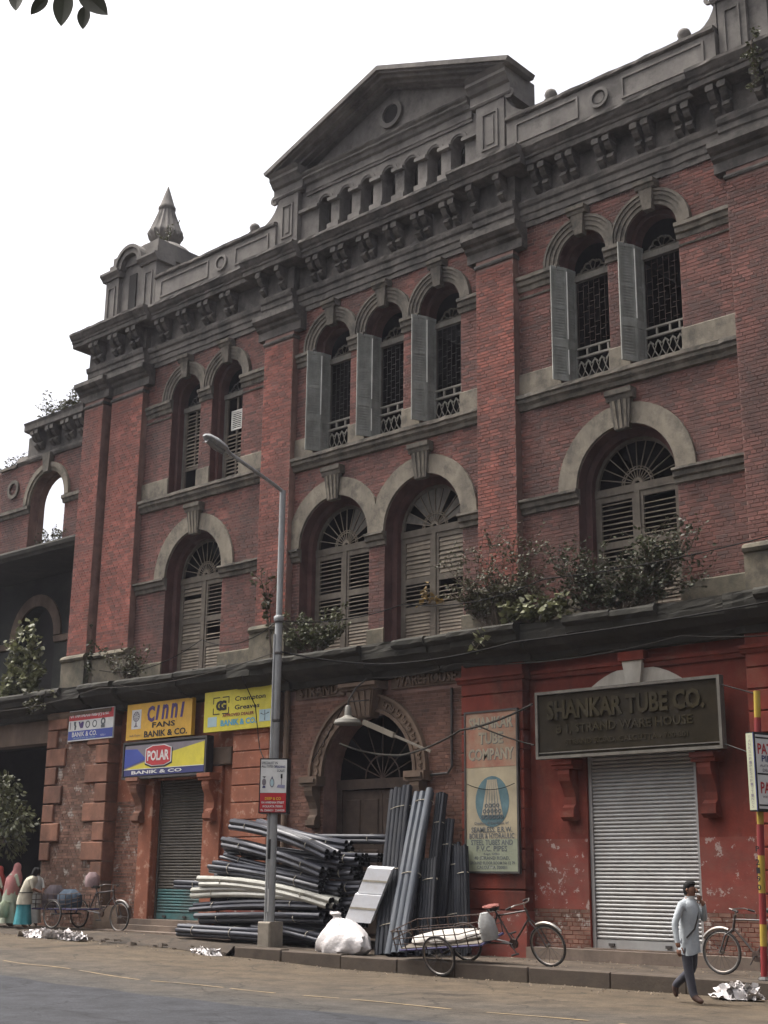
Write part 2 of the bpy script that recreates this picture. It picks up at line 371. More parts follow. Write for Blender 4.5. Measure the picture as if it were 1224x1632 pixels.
for j, c in enumerate(W1):
    lo = .0 if False else max([(c+d)/2 for d in W1 if d < c-.1 and c-d < 3.2] or [-99]); hi = min([(c+d)/2 for d in W1 if d > c+.1 and d-c < 3.2] or [99])
    mb = MB(); archivolt(mb, c, Z1S+.012, H1, 1.58, -.07, 0, lo=lo, hi=hi, n=22)
    mb.build('archivolt', m_stone2, B)
    keystone(c, 10.40, 11.02, .17, .24, -.13, .20)
    mb = MB()
    for s in (-.1, .0, .1): mb.add([(c+s-.03,-.115,10.42),(c+s+.03,-.115,10.42),(c+s*1.35+.03,-.175,11.0),(c+s*1.35-.03,-.175,11.0),(c+s-.03,0,10.42),(c+s+.03,0,10.42),(c+s*1.35+.03,0,11.0),(c+s*1.35-.03,0,11.0)],
        [(0,1,2,3),(0,4,5,1),(1,5,6,2),(2,6,7,3),(3,7,4,0)])
    mb.build('keystone_flute', m_stone2, B)

# ---- second-floor windows
def frame_bar(mb, x0, x1, y, z0, z1, t=.06): mb.box(x0, x1, y, y+t, z0, z1)
def slat_mesh(w_, name='slat', m=None, tilt=.55, h=.075, t=.012):
    dy, dz = cos(tilt)*h/2, sin(tilt)*h/2
    return MB().px([(-dy,-dz),(-dy+t*.6,-dz-t),(dy+t*.6,dz-t),(dy,dz)], 0, w_).mesh(name, m or m_slat)
for j, c in enumerate(W2):
    mb = MB(); reveal(mb, c, H2, Z2B, Z2S, 0, .2); ring(mb, c, H2, H2-.1, Z2B, Z2S, .2); reveal(mb, c, H2-.1, Z2B, Z2S, .2, .47)
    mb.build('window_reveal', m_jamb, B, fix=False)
    hw = H2-.1
    mb = MB(); o1_, o2_ = outline(c, hw, Z2B, Z2S), outline(c, hw-.07, Z2B, Z2S)
    mb.box(c-hw, c-hw+.07, .36, .43, Z2B, 14.13); mb.box(c+hw-.07, c+hw, .36, .43, Z2B, 14.13)
    mb.box(c-hw, c+hw, .33, .44, 14.13, 14.27)
    W = mb.build('window', m_wood, B, fix=False)
    # scalloped lunette
    mb = MB(); cz = 14.275
    for k in range(5):
        a = pi*(k+.5)/5; archivolt(mb, c+.24*cos(a), cz+.24*sin(a)*.9, .055, .085, .385, .42, a0=a+1.5, a1=a-1.5, n=8)
        mb.tube([(c+.07*cos(a+.31), .40, cz+.07*sin(a+.31)), (c+.30*cos(a+.31), .40, cz+.30*sin(a+.31))], .012, 5)
    archivolt(mb, c, cz, .05, .08, .385, .42, n=8)
    mb.box(c-hw+.07, c+hw-.07, .43, .45, cz, cz+.10)
    mb.build('lunette_tracery', m_iron if j < 2 else m_plas0, W)
    if j >= 2:
        # open window: iron grille, rail and lattice guard
        mb = MB()
        for k in range(7):
            x = c-hw+.11 + k*(2*hw-.22)/6; mb.tube([(x,.41,12.62),(x,.41,14.12)], .006, 5)
        for k in range(14):
            z = 12.72 + k*.1; x = c-hw+.1 + (k % 3)*.12
            for q in range(3):
                xx = x + q*.3
                if xx+.14 < c+hw-.07: mb.box(xx, xx+.14, .404, .412, z, z+.009)
        mb.build('iron_grille', m_iron if j not in (5, 6) else m_rust, W)
        mb = MB(); mb.box(c-hw+.07,c+hw-.07,.34,.40,12.36,12.41); mb.box(c-hw+.07,c+hw-.07,.34,.40,12.56,12.60)
        for s in (-.2,.1,.32): mb.box(c+s,c+s+.04,.345,.395,12.41,12.56)
        mb.build('guard_rail', m_lat, W)
        mb = MB()
        for k in range(5):
            for s in (-1, 1):
                x = c-hw+.08 + k*.17
                mb.tube([(x if s > 0 else x+.17,.375+.006*s,11.78),(x+.17 if s > 0 else x,.375+.006*s,12.08),(x+.085,.375+.006*s,12.30)], .013, 5)
        for k in range(5): archivolt(mb, c-hw+.17+k*.17, 12.2, .05, .075, .36, .39, n=8)
        mb.build('lattice_guard', m_lat, W)
        # folded louvred shutter, swung out to the left
        xl = c-H2
        pts = [(xl+.17,.37), (xl+.12,.09), (xl-.05,-.25)]
        S = None
        for q in range(2):
            (xa,ya),(xb,yb) = pts[q], pts[q+1]; d = Vector((xb-xa,yb-ya,0)); Lg = d.length; d.normalize(); nrm = Vector((d.y,-d.x,0))
            def P(u, z, e): return (xa+d.x*u+nrm.x*e, ya+d.y*u+nrm.y*e, z)
            def slab(mb, u0, u1, z0, z1, e0=-.018, e1=.018):
                mb.add([P(u0,z0,e0),P(u1,z0,e0),P(u1,z0,e1),P(u0,z0,e1),P(u0,z1,e0),P(u1,z1,e0),P(u1,z1,e1),P(u0,z1,e1)],
                       [(0,3,2,1),(4,5,6,7),(0,1,5,4),(1,2,6,5),(2,3,7,6),(3,0,4,7)])
            mb = MB(); zb, zt = 11.80, 14.40
            slab(mb, .003, .05, zb, zt); slab(mb, Lg-.05, Lg-.003, zb, zt)
            for za, zc in ((zb,zb+.1),(12.55,12.72),(13.42,13.48),(zt-.07,zt)): slab(mb, .05, Lg-.05, za, zc)
            lv = MB(); slab(mb, .045, Lg-.045, zb+.05, zt-.05, -.004, .004)
            for za, zc in ((zb+.1,12.55),(12.72,13.42),(13.48,zt-.07)):
                n = int((zc-za)/.062)
                for k in range(n):
                    z = za + (k+.15)*(zc-za)/n
                    lv.add([P(.05,z,-.016),P(Lg-.05,z,-.016),P(Lg-.05,z+.045,.016),P(.05,z+.045,.016),P(.05,z-.008,-.016),P(Lg-.05,z-.008,-.016),P(Lg-.05,z+.037,.016),P(.05,z+.037,.016)],
                           [(0,1,2,3),(4,7,6,5),(0,4,5,1),(2,6,7,3)])
            if q == 0: S = mb.build('shutter', m_shut, B)
            else: mb.build('outer_leaf', m_shut, S)
            lv.build('louvre', m_shut, S, kind='stuff')
        mb = MB(); mb.tube([(xl+.15,.075,12.75),(xl+.15,.075,14.3)], .014, 5)
        if j % 2: mb.tube([(xl+.15,.075,11.95),(xl+.15,.075,12.5)], .012, 5)
        mb.build('lit_edge_rod', m_white, S)  # white rod put in for the stile edge catching light
    else:
        # closed louvred leaves, damaged
        mb = MB(); mb.box(c-hw+.07,c-hw+.14,.37,.42,Z2B,14.13); mb.box(c+hw-.14,c+hw-.07,.37,.42,Z2B,14.13); mb.box(c-.03,c+.03,.375,.415,Z2B if j else 12.5,14.13)
        mb.box(c-hw+.14,c+hw-.14,.375,.415,12.42,12.5); mb.build('closed_leaf', m_wood2, W)
        sm = slat_mesh(2*hw-.30, tilt=.75, h=.10)
        z = 12.56
        while z < 14.10:
            if not (j == 1 and 13.15 < z): o = put('slat', sm, W); o.location = (c-hw+.15, .40, z); o.rotation_euler = (random.uniform(-.12,.12), random.uniform(-.02,.02), 0)
            z += .105
        z = 11.85
        while z < 12.4 and j == 1: o = put('slat', sm, W); o.location = (c-hw+.15, .40, z); z += .105
        if j == 1:
            mb = MB(); mb.box(c-.22,c-.18,.36,.39,13.22,13.74); mb.box(c+.18,c+.22,.36,.39,13.22,13.74); mb.box(c-.22,c+.22,.36,.39,13.70,13.75); mb.box(c-.22,c+.22,.36,.39,13.2,13.25)
            for k in range(8): mb.box(c-.18,c+.18,.365,.385,13.28+k*.054,13.305+k*.054)
            mb.build('white_vent', m_white, W)

# ---- first-floor windows: fanlight and louvred doors
for j, c in enumerate(W1):
    mb = MB(); reveal(mb, c, H1, Z1B, Z1S, 0, .26); ring(mb, c, H1, H1-.15, Z1B, Z1S, .26); reveal(mb, c, H1-.15, Z1B, Z1S, .26, .50)
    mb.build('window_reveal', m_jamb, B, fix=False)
    hw = H1-.15
    mb = MB(); ring(mb, c, hw, hw-.07, Z1B, Z1S, .40); reveal(mb, c, hw-.07, Z1B, Z1S, .40, .47, sill=False)
    mb.box(c-hw, c+hw, .38, .48, 9.22, 9.38); mb.box(c-.06, c+.06, .375, .47, Z1B, 9.22)
    W = mb.build('window', m_wood2, B, fix=False)
    mb = MB(); R = hw-.07
    for k in range(1, 12):
        a = pi*k/12; mb.tube([(c+.10*cos(a),.43,9.38+.10*sin(a)),(c+R*cos(a),.43,9.38+R*sin(a))], .013, 5)
    archivolt(mb, c, 9.38, .30, .325, .42, .445, n=12); archivolt(mb, c, 9.38, .06, .12, .41, .45, n=10)
    for k in range(12):
        a = pi*(k+.5)/12; archivolt(mb, c+.33*cos(a), 9.38+.33*sin(a), .03, .045, .42, .445, a0=a+1.4, a1=a-1.4, n=5)
    mb.build('fanlight', m_slat, W)
    mb = MB(); keep = {0:(), 1:(7,8,9), 2:(1,3,4,5,6,7,9,10), 3:()}[j]
    for k in keep:       # boards / glass left between the spokes
        a0, a1 = pi*k/12+.02, pi*(k+1)/12-.02; a0, a1 = pi-a0, pi-a1
        mb.add([(c+.13*cos(a0),.445,9.38+.13*sin(a0)),(c+.13*cos(a1),.445,9.38+.13*sin(a1)),(c+R*cos(a1),.445,9.38+R*sin(a1)),(c+R*cos(a0),.445,9.38+R*sin(a0)),
                (c+.13*cos(a0),.455,9.38+.13*sin(a0)),(c+.13*cos(a1),.455,9.38+.13*sin(a1)),(c+R*cos(a1),.455,9.38+R*sin(a1)),(c+R*cos(a0),.455,9.38+R*sin(a0))],
               [(0,1,2,3),(4,7,6,5),(0,4,5,1),(1,5,6,2),(2,6,7,3),(3,7,4,0)])
    if keep: mb.build('fan_pane', m_wood, W)
    for s in (-1, 1):
        xa, xb = (c-hw+.07, c-.06) if s < 0 else (c+.06, c+hw-.07)
        mb = MB(); mb.box(xa,xa+.07,.40,.455,Z1B,9.22); mb.box(xb-.07,xb,.40,.455,Z1B,9.22)
        for za, zb in ((Z1B,Z1B+.12),(7.45,7.60),(8.12,8.26),(9.10,9.22)): mb.box(xa+.07,xb-.07,.405,.45,za,zb)
        mb.build('louvre_leaf', m_wood2, W)
        sm = slat_mesh(xb-xa-.15, tilt=.5); smc = slat_mesh(xb-xa-.15, tilt=1.25, h=.10)
        for za, zb, n in ((8.28,9.10,8),(7.62,8.12,5),(6.90,7.45,7)):
            for k in range(n):
                closed = (za < 7) or (j == 2 and (za > 8)) or (j == 0 and s < 0)
                tl = random.uniform(-.15,.15) if closed else random.uniform(-.06,.06)
                if za > 7 and random.random() < .05: continue
                o = put('slat', smc if closed else sm, W); o.location = (xa+.075, .425, za+(k+.5)*(zb-za)/n); o.rotation_euler = (tl if za > 7 else 0, random.uniform(-.012,.012), 0)

# ---- entablature: bed mouldings, frieze, corona, in breaks over the pilasters
CORN = [(.3,15.62),(-.05,15.62),(-.05,15.74),(-.08,15.76),(-.08,15.90),(-.11,15.93),(-.11,16.06),(-.15,16.10),(-.17,16.18),(-.17,16.23),(-.07,16.26),(-.06,16.88),(-.40,16.90),(-.42,16.92),(-.42,17.03),
        (-.45,17.05),(-.46,17.10),(-.50,17.14),(-.55,17.22),(-.58,17.25),(-.58,17.32),(.3,17.38)]
BRK_X = [(-11.90,-8.42,-.2), (-8.418,-4.36,0), (-4.358,-2.36,-.2), (-2.358,2.66,0), (2.662,4.66,-.2), (4.662,8.80,0), (8.802,14.4,-.2)]
for i, (a, b, d) in enumerate(BRK_X):
    if d == 0:
        mb = MB(); mb.px([(y,z) for y, z in CORN if z <= 16.88] + [(.3,16.88)], a-.415 if a > -8.5 else a, b+.415, .007); mb.px([(.3,16.885)] + [(y,z) for y, z in CORN if z > 16.885], a, b, .009); mb.build('cornice', m_corn, B)
    else:
        core = [(y,z) for y,z in CORN]
        mb = MB(); mb.px([(y + (d if y < 0 else 0), z) for y, z in CORN if z <= 16.88] + [(.3,16.88)], a+.42, b-.42, .007)
        mb.px([(.3,16.885)] + [(y+d, z) for y, z in CORN if 16.885 < z < 17.35] + [(.3,17.40)], a, b, .009)
        mb.build('cornice', m_corn, B)
con = MB(); con.px([(0,.02),(-.31,.02),(-.31,-.13),(-.28,-.15),(-.26,-.22),(-.20,-.29),(-.10,-.33),(-.13,-.38),(-.15,-.45),(-.10,-.52),(-.03,-.56),(0,-.58)], -.075, .075)
con.box(-.085,.085,-.335,0,-.14,-.02); con.box(-.08,.08,-.17,0,-.46,-.40)
conm = con.mesh('console', m_corn)
def console(x, d):
    o = put('console', conm, B); o.location = (x, -.062+d, 16.885); return o
XS = [(-8.09,0),(-7.15,0),(-6.24,0),(-5.33,0)] + [(-2.03+.878*k,0) for k in range(6)] + [(4.90,0)] + [(5.63+.935*k,0) for k in range(4)] + [(-10.92,-.2),(-10.0,-.2),(-9.15,-.2),(9.36,-.2),(10.3,-.2)]
for x, d in XS:
    console(x-.13, d); console(x+.13, d)
for x in (-3.82,-3.11,3.18,3.95): console(x, -.2)

# ---- parapet with panels, roundels, knobs and scrolls
def parapet(x0, x1, rx, knobs):
    P = MB().box(x0, x1, -.10, .28, 17.34, 18.40).build('parapet', m_ped, B)
    MB().px([(.33,18.395),(-.13,18.395),(-.17,18.43),(-.17,18.50),(-.10,18.53),(.33,18.53)], x0, x1, .009).build('coping', m_corn, P)
    MB().px([(0,17.36),(-.17,17.36),(-.17,17.55),(-.13,17.62),(-.10,17.63),(0,17.63)], x0+.004, x1-.004).build('parapet_base', m_ped, P)
    for a, b in ((x0+.25, rx-.55), (rx+.55, x1-.25)):
        mb = MB(); t = .05
        mb.box(a,b,-.13,-.09,17.74,17.74+t); mb.box(a,b,-.13,-.09,18.22,18.27); mb.box(a,a+t,-.13,-.09,17.79,18.22); mb.box(b-t,b,-.13,-.09,17.79,18.22)
        mb.build('parapet_panel', m_ped, P)
    mb = MB(); archivolt(mb, rx, 18.0, .17, .24, -.16, -.09, a0=0, a1=2*pi, n=24); archivolt(mb, rx, 18.0, .0, .12, -.125, -.09, a0=0, a1=2*pi, n=20)
    mb.build('roundel', m_ped, P)
    for k in knobs:
        MB().lathe([(.16,0),(.17,.06),(.11,.09),(.13,.15),(.15,.22),(.12,.30),(.05,.35)], (k,.06,18.52), 12).build('knob', m_ped, P, smooth=True)
parapet(3.92, 9.18, 6.42, (5.05, 8.42)); parapet(-8.75, -3.72, -5.85, (-4.72,))
def scroll(x0, s):
    pts = [(x0,18.50)] + [(x0 + s*1.0*(1-cos(t)), 19.28 - .80*sin(t)) for t in [pi/2*k/8 for k in range(9)]][0:9]
    poly = [(x0, 18.50), (x0, 19.28)] + [(x0 + s*.95*(1-cos(pi/2*k/8)), 19.28-.75*sin(pi/2*k/8)) for k in range(1, 9)]
    S = MB().py(poly, -.02, .24).build('scroll_buttress', m_ped, B)
    mb = MB(); archivolt(mb, x0+s*.13, 19.2, .05, .13, -.07, .0, a0=0, a1=2*pi, n=18); archivolt(mb, x0+s*.13, 19.2, .0, .03, -.06, .0, a0=0, a1=2*pi, n=10); mb.build('volute', m_ped, S)
scroll(3.84, 1); scroll(-3.72, -1)

# ---- pediment pavilion
PX0, PX1 = -3.70, 3.82
for a, b in ((PX0,-2.95), (3.0,PX1)):
    P = MB().box(a, b, -.05, .9, 17.34, 19.18).build('pedestal', m_ped, B)
    mb = MB(); t = .05; x0, x1, z0, z1 = a+.17, b-.17, 17.95, 18.92
    mb.box(x0,x1,-.085,-.045,z0,z0+t); mb.box(x0,x1,-.085,-.045,z1-t,z1); mb.box(x0,x0+t,-.085,-.045,z0+t,z1-t); mb.box(x1-t,x1,-.085,-.045,z0+t,z1-t); mb.box(x0+.13,x1-.13,-.07,-.045,z0+.13,z1-.13)
    mb.build('pedestal_panel', m_ped, P)
    MB().px([(.9,17.36),(-.12,17.36),(-.12,17.62),(-.07,17.68),(.9,17.69)], a-.06, b+.06).build('pedestal_base', m_ped, P)
    MB().px([(.9,19.17),(-.08,19.17),(-.11,19.22),(-.09,19.26),(-.09,19.45),(-.16,19.5),(-.22,19.60),(-.28,19.66),(-.28,19.74),(-.33,19.79),(-.36,19.83),(.9,19.85)], a-.14, b+.20).build('pedestal_cap', m_ped, P)
AX = [XC-.01 + .735*k for k in range(-3, 4)]
mb = MB(); wall_sheet(mb, -2.95, 3.0, 17.34, 19.6, .1, [(x,.22,17.50,18.56,True) for x in AX])
for x in AX: reveal(mb, x, .22, 17.50, 18.56, .1, .5)
A_ = mb.build('arcade_wall', m_ped, B, fix=False)
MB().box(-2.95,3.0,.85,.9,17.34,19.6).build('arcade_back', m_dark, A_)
ends = [-2.95] + AX + [3.0]
for k in range(8):
    a = ends[k] + (.22 if k else 0); b = ends[k+1] - (.22 if k < 7 else 0)
    MB().box(a-.03 if k else a, b+.03 if k < 7 else b, -.02, .12, 18.52, 18.61).build('arcade_impost', m_ped, A_)
    if 0 < k < 7: MB().box(a-.05, b+.05, .0, .12, 17.36, 17.88).build('arcade_base', m_ped, A_)
for x in AX:
    mb = MB(); archivolt(mb, x, 18.605, .225, .30, .075, .1, n=12); mb.build('arcade_archivolt', m_ped, A_)
MB().px([(.5,19.0),(.06,19.0),(.05,19.06),(.03,19.08),(.03,19.26),(-.03,19.30),(-.07,19.38),(-.13,19.42),(-.13,19.47),(-.18,19.52),(-.20,19.56),(.5,19.60)], -2.74, 2.80, .008).build('pediment_entablature', m_ped, B)
HX, ZT0, ZAP = 4.08, 19.90, 21.42
mb = MB(); mb.py([(XC-HX+.5,19.55),(XC+HX-.5,19.55),(XC,21.2)], .26, .64)
T_ = mb.build('tympanum', m_ped, B)
sl = (ZAP-ZT0)/HX
for s in (-1, 1):
    mb = MB()
    for o0, o1, yf in ((-.40,-.345,.12), (-.347,-.26,-.06), (-.262,-.18,-.22), (-.182,-.12,-.34), (-.122,0,-.42)):
        xe = XC+s*HX; ex = lambda o: min(HX, (ZAP+o-(ZT0-.10))/sl)
        hx0 = ex(o0); hx1 = HX if o1 == 0 else ex(o1)
        poly = [(XC, ZAP+o0), (XC, ZAP+o1), (XC+s*hx1, ZAP+o1-sl*hx1), (XC+s*hx0, ZAP+o0-sl*hx0)]
        mb.py(poly, yf, .66)
    mb.build('raking_cornice', m_ped, B)
mb = MB(); archivolt(mb, .08, 20.36, .26, .38, .17, .27, a0=0, a1=2*pi, n=28); mb.build('oculus_ring', m_ped, T_)
mb = MB(); archivolt(mb, .08, 20.36, .0, .262, .235, .27, a0=0, a1=2*pi, n=28); mb.build('oculus_shade', m_dark, T_)  # dark disc paints the shade inside the ring

# ---- corner kiosks with dome and finial
def kiosk(x0, x1):
    cx = (x0+x1)/2; d = x1-x0; y0, y1 = 0.0, d; cy = d/2; z0, z1 = 17.34, 19.10
    K = MB().box(x0+.12,x1-.12,.12,y1-.12,z0,19.9).build('kiosk_core', m_ped, B)
    pw = .62
    for a, b in ((x0,x0+pw),(x1-pw,x1)):
        for ya, yb in ((y0,y0+pw),(y1-pw,y1)):
            MB().box(a,b,ya,yb,z0,z1).build('kiosk_pier', m_ped, K)
        mb = MB(); t = .045; u0, u1 = a+.13, b-.13
        mb.box(u0,u1,-.035,.004,17.7,17.7+t); mb.box(u0,u1,-.035,.004,18.8,18.8+t); mb.box(u0,u0+t,-.035,.004,17.7+t,18.8); mb.box(u1-t,u1,-.035,.004,17.7+t,18.8)
        mb.build('pier_panel', m_ped, K)
        MB().px([(pw,z1-.002),(-.05,z1-.002),(-.08,z1+.06),(-.14,z1+.12),(-.18,z1+.16),(-.18,z1+.23),(pw,z1+.26)], a-.12, b+.12).build('pier_cap', m_ped, K)
    mb = MB(); mb.box(cx-.17,cx+.17,.085,.115,17.4,19.05); mb.build('kiosk_slot_shade', m_dark, K)  # dark plate on the core paints the shaded opening
    mb = MB(); archivolt(mb, cx, 19.28, .40, .56, -.10, .3, n=16); archivolt(mb, cx, 19.28, .562, .66, -.16, .3, n=16); mb.build('kiosk_hood', m_ped, K)
    mb = MB()
    for q in (0, 1):
        xs = x0+.10 if q == 0 else x1-.10
    mb.box(x0+.05,x1-.05,.05,y1-.05,19.36,19.62); mb.build('kiosk_attic', m_ped, K)
    MB().lathe([(1.0,0),(.98,.18),(.90,.38),(.78,.55),(.60,.68),(.46,.74)], (cx,cy,19.62), 24).build('dome', m_ped, K, smooth=True)
    prof = [(.60,0),(.62,.06),(.56,.10),(.66,.22),(.80,.36),(.84,.46),(.80,.54),(.74,.60),(.60,.85),(.46,1.10),(.38,1.28),(.42,1.33),(.42,1.40),(.36,1.46),(.26,1.66),(.13,1.93),(.02,2.14)]
    fl = [0,0,0,.03,.05,.05,.05,.05,.06,.06,.04,0,0,0,0,0,0]
    MB().lathe([(r*.64, z) for r, z in prof], (cx,cy,20.30), 32, fl).build('finial', m_ped, K, smooth=True)
    return K
kiosk(-11.30, -8.90); kiosk(9.22, 11.62)
# side scroll and leaning stick by the right kiosk
mb = MB(); mb.py([(9.2,18.5),(9.2,19.3)] + [(9.2-.55*(1-cos(pi/2*k/6)), 19.3-.72*sin(pi/2*k/6)) for k in range(1,7)], -.02, .24); S = mb.build('scroll_buttress', m_ped, B)
mb = MB(); archivolt(mb, 9.07, 19.22, .04, .11, -.06, 0, a0=0, a1=2*pi, n=16); mb.build('volute', m_ped, S)
# ================================================================== GROUND STOREY
m_red = mat('red_limewash', (.185,.042,.029), .9, .3, 1.2, .35, 25, stain=(.065,.030,.024), stain_amt=.85, stain_scale=(.8,.8,.32), stain_range=(.40,.68), patch=(.19,.085,.06), patch_amt=.45, patch_scale=1.6, patch_range=(.54,.66), spec=.1)
m_redpeel = mat('peeling_red_limewash', (.175,.042,.030), .88, .25, 1.6, .35, 25, stain=(.13,.07,.055), stain_amt=.6, stain_scale=(1.2,1.2,2.0), patch=(.33,.27,.24), patch_amt=.8, patch_scale=3.6, patch_range=(.57,.60))
m_orange = mat('orange_limewash', (.25,.092,.053), .88, .22, 2.0, .35, 20, stain=(.16,.06,.035), stain_amt=.7, stain_scale=(1.2,1.2,.6), patch=(.44,.30,.22), patch_amt=.5, patch_scale=4)
m_quoin = mat('worn_quoin_stone', (.20,.095,.062), .9, .3, 2.5, .45, 18, stain=(.09,.05,.035), stain_amt=.75, stain_scale=(1.6,1.6,1.2), objrand=.35)
m_brown = mat('brown_brick', (.165,.085,.060), .92, .3, 1.5, .4, 30, stain=(.045,.032,.026), stain_amt=.7, stain_scale=(.9,.9,.5), island=.3)
m_old = mat('eroded_brick', (.17,.092,.066), .93, .35, 2.2, .6, 16, stain=(.08,.055,.042), stain_amt=.7, stain_scale=(1.4,1.4,1.2), island=.35, patch=(.40,.37,.33), patch_amt=.65, patch_scale=2.6)
m_plas = mat('brown_plaster', (.15,.105,.075), .92, .3, 2, .45, 20, stain=(.05,.038,.03), stain_amt=.7)
m_steel = mat('galvanised_shutter', (.33,.33,.32), .5, .12, 3, .1, 30, stain=(.26,.24,.22), stain_amt=.6, stain_scale=(1.5,1.5,.6), metal=.3, spec=.5)
m_steeld = mat('dull_brown_shutter', (.085,.076,.062), .6, .2, 3, .1, 30, stain=(.05,.045,.04), stain_amt=.5, metal=.3)
m_teal = mat('teal_shutter_paint', (.05,.13,.13), .6, .25, 3, .1, 30, stain=(.08,.075,.065), stain_amt=.7, stain_scale=(2,2,3))
m_door = mat('dark_door_wood', (.055,.038,.028), .8, .3, 4, .3, 30)
m_step = mat('worn_step', (.15,.115,.09), .92, .25, 2.5, .4, 20, stain=(.07,.055,.045), stain_amt=.6)

LP = [(.05,5.93),(-.22,5.95),(-.26,6.08),(-.50,6.16),(-.62,6.27),(-.66,6.30),(-.68,6.42),(-.76,6.46),(-.80,6.50),(-.80,6.58),(-.74,6.63),(-.10,6.72),(.05,6.72)]
LB = [(-12.2,-8.70,-.10),(-8.698,-4.20,0),(-4.198,-2.45,-.10),(-2.448,2.75,0),(2.752,4.45,-.10),(4.452,8.95,0),(8.952,14,-.10)]
rl_ = random.Random(21)
for a, b, d in LB:
    x = a
    while x < b-.01:
        e = min(b, x + rl_.uniform(.5,1.5)); e = b if b-e < .35 else e
        dy, dz = rl_.uniform(-.02,.03), rl_.uniform(-.018,.012); bite = rl_.random() < .22
        prof = [(y+(d+dy if y < -.2 else 0), z+dz*(1 if y < -.2 else 0)+rl_.uniform(-.004,.004)) for y, z in LP]
        if bite: prof = [(max(y, -.66+d), z) for y, z in prof]
        MB().px(prof, x+.001, e-.001, .012).build('balcony_ledge', m_ledge, B); x = e
# lower walls
def lower(x0, x1, y, ops, m, m2, nm='wall', z1=6.2):
    mb = MB(); wall_sheet(mb, x0, x1, .1, z1, y, ops)
    for cx, hw, zb, zs, ar in ops: reveal(mb, cx, hw, zb, zs, y, y+.55, ar, sill=False)
    return mb.build(nm, m, B, fix=False)
lower(4.1, 9.1, 0, [(6.68,1.175,.1,4.05,False)], m_red, None)
for a, b in ((4.24,5.49),(7.87,9.05)): MB().box(a, b, -.006, 0, 1.16, 2.45).build('peeling_plaster', m_redpeel, B)
lower(-9.2, -4.3, 0, [(-6.57,.97,.1,4.05,False)], m_orange, None)
lower(-3.0, 2.7, 0, [(-.2,1.365,.1,3.9,True)], m_mortar, None)
brown = MB()
def emit_brown(a, b, z0, z1, y):
    d = random.uniform(.004,.012); t = .004
    brown.add([(a,y,z0),(b,y,z0),(b,y,z1),(a,y,z1),(a+t,y-d,z0+t),(b-t,y-d,z0+t),(b-t,y-d,z1-t),(a+t,y-d,z1-t)], [(4,5,6,7),(0,1,5,4),(1,2,6,5),(2,3,7,6),(3,0,4,7)])
course_bricks(-2.95, 2.63, .3, 5.66, 0, [cut_arch(-.2,1.365,.0,3.9,1.7), cut_rect(-.65,.25,5.0,6)], emit_brown)
brown.build('brick_facing', m_brown, B, fix=False, kind='stuff')
oldb = MB(); brown = oldb
course_bricks(4.20, 5.50, .46, 1.15, 0, [], emit_brown); course_bricks(7.86, 9.05, .46, 1.15, 0, [], emit_brown)
course_bricks(-9.15, -7.62, .6, 3.6, 0, [], emit_brown)
# --- red and orange banded piers
def pier(x0, x1, y, m, zb, h, gap=.028, top=6.0, base=m_brown):
    C_ = MB().box(x0+.03, x1-.03, y+.035, 0, .1, top+.15).build('pier_core', m, B)
    MB().box(x0-.03, x1+.03, y-.03, 0, .1, zb-.02).build('pier_base', m_step if base is None else m_redpeel, C_)
    z = zb
    while z + h*.5 < top:
        zt = min(z+h-gap, top)
        MB().bevbox(x0, x1, y, 0, z, zt, .012).build('block', m, C_); z += h
pier(2.63, 4.20, -.25, m_red, 1.12, .385); pier(9.08, 11.2, -.25, m_red, 1.12, .385); pier(-4.42, -3.15, -.25, m_orange, 1.0, .40)
MB().box(-3.15,-2.95,-.12,0,.1,6.1).build('pier_return', m_plas, B)
for a, b in ((2.55,4.28),(9.0,11.3)): MB().px([(0,5.60),(-.28,5.60),(-.30,5.66),(-.34,5.68),(-.34,5.74),(0,5.76)], a, b).build('pier_band', m_red, B)
MB().px([(0,5.58),(-.05,5.58),(-.07,5.66),(-.10,5.68),(-.10,5.74),(0,5.75)], 4.29, 8.99).build('red_string', m_red, B)
# --- quoined corner pier
P_ = MB().box(-11.95, -9.2, -.32, 0, .1, 6.0).build('pier_core', m_plas, B)
course_bricks(-11.9, -9.25, .32, 5.9, -.32, [], emit_brown)
oldb.build('brick_facing', m_old, B, fix=False, kind='stuff')
for k in range(11):
    z = .55 + k*.5
    wl, wr = (.50, .95) if k % 2 else (.85, .52)
    if k > 2: MB().bevbox(-11.99, -11.99+wl+random.uniform(-.05,.05), -.385-random.uniform(0,.02), 0, z+.015, z+.485, .02).build('quoin', m_quoin, P_)
    if k not in (0, 1): MB().bevbox(-9.16-wr+random.uniform(-.05,.05), -9.16, -.385-random.uniform(0,.02), 0, z+.015, z+.485, .02).build('quoin', m_quoin, P_)
MB().px([(0,5.85),(-.40,5.85),(-.44,5.92),(-.44,6.0),(0,6.02)], -12.0, -9.1).build('pier_band', m_plas, B)
MB().box(-9.3,-8.3,-.42,0,.1,.95).build('pier_base', m_plas, B)
# orange door jambs and lintel
for a, b in ((-8.08,-7.55),(-5.59,-4.95)): MB().bevbox(a, b, -.10, 0, .62, 4.3, .015).build('door_jamb', m_orange, B)
MB().bevbox(-8.3,-4.6,-.13,0,4.32,4.75,.02).build('lintel', m_plas, B)
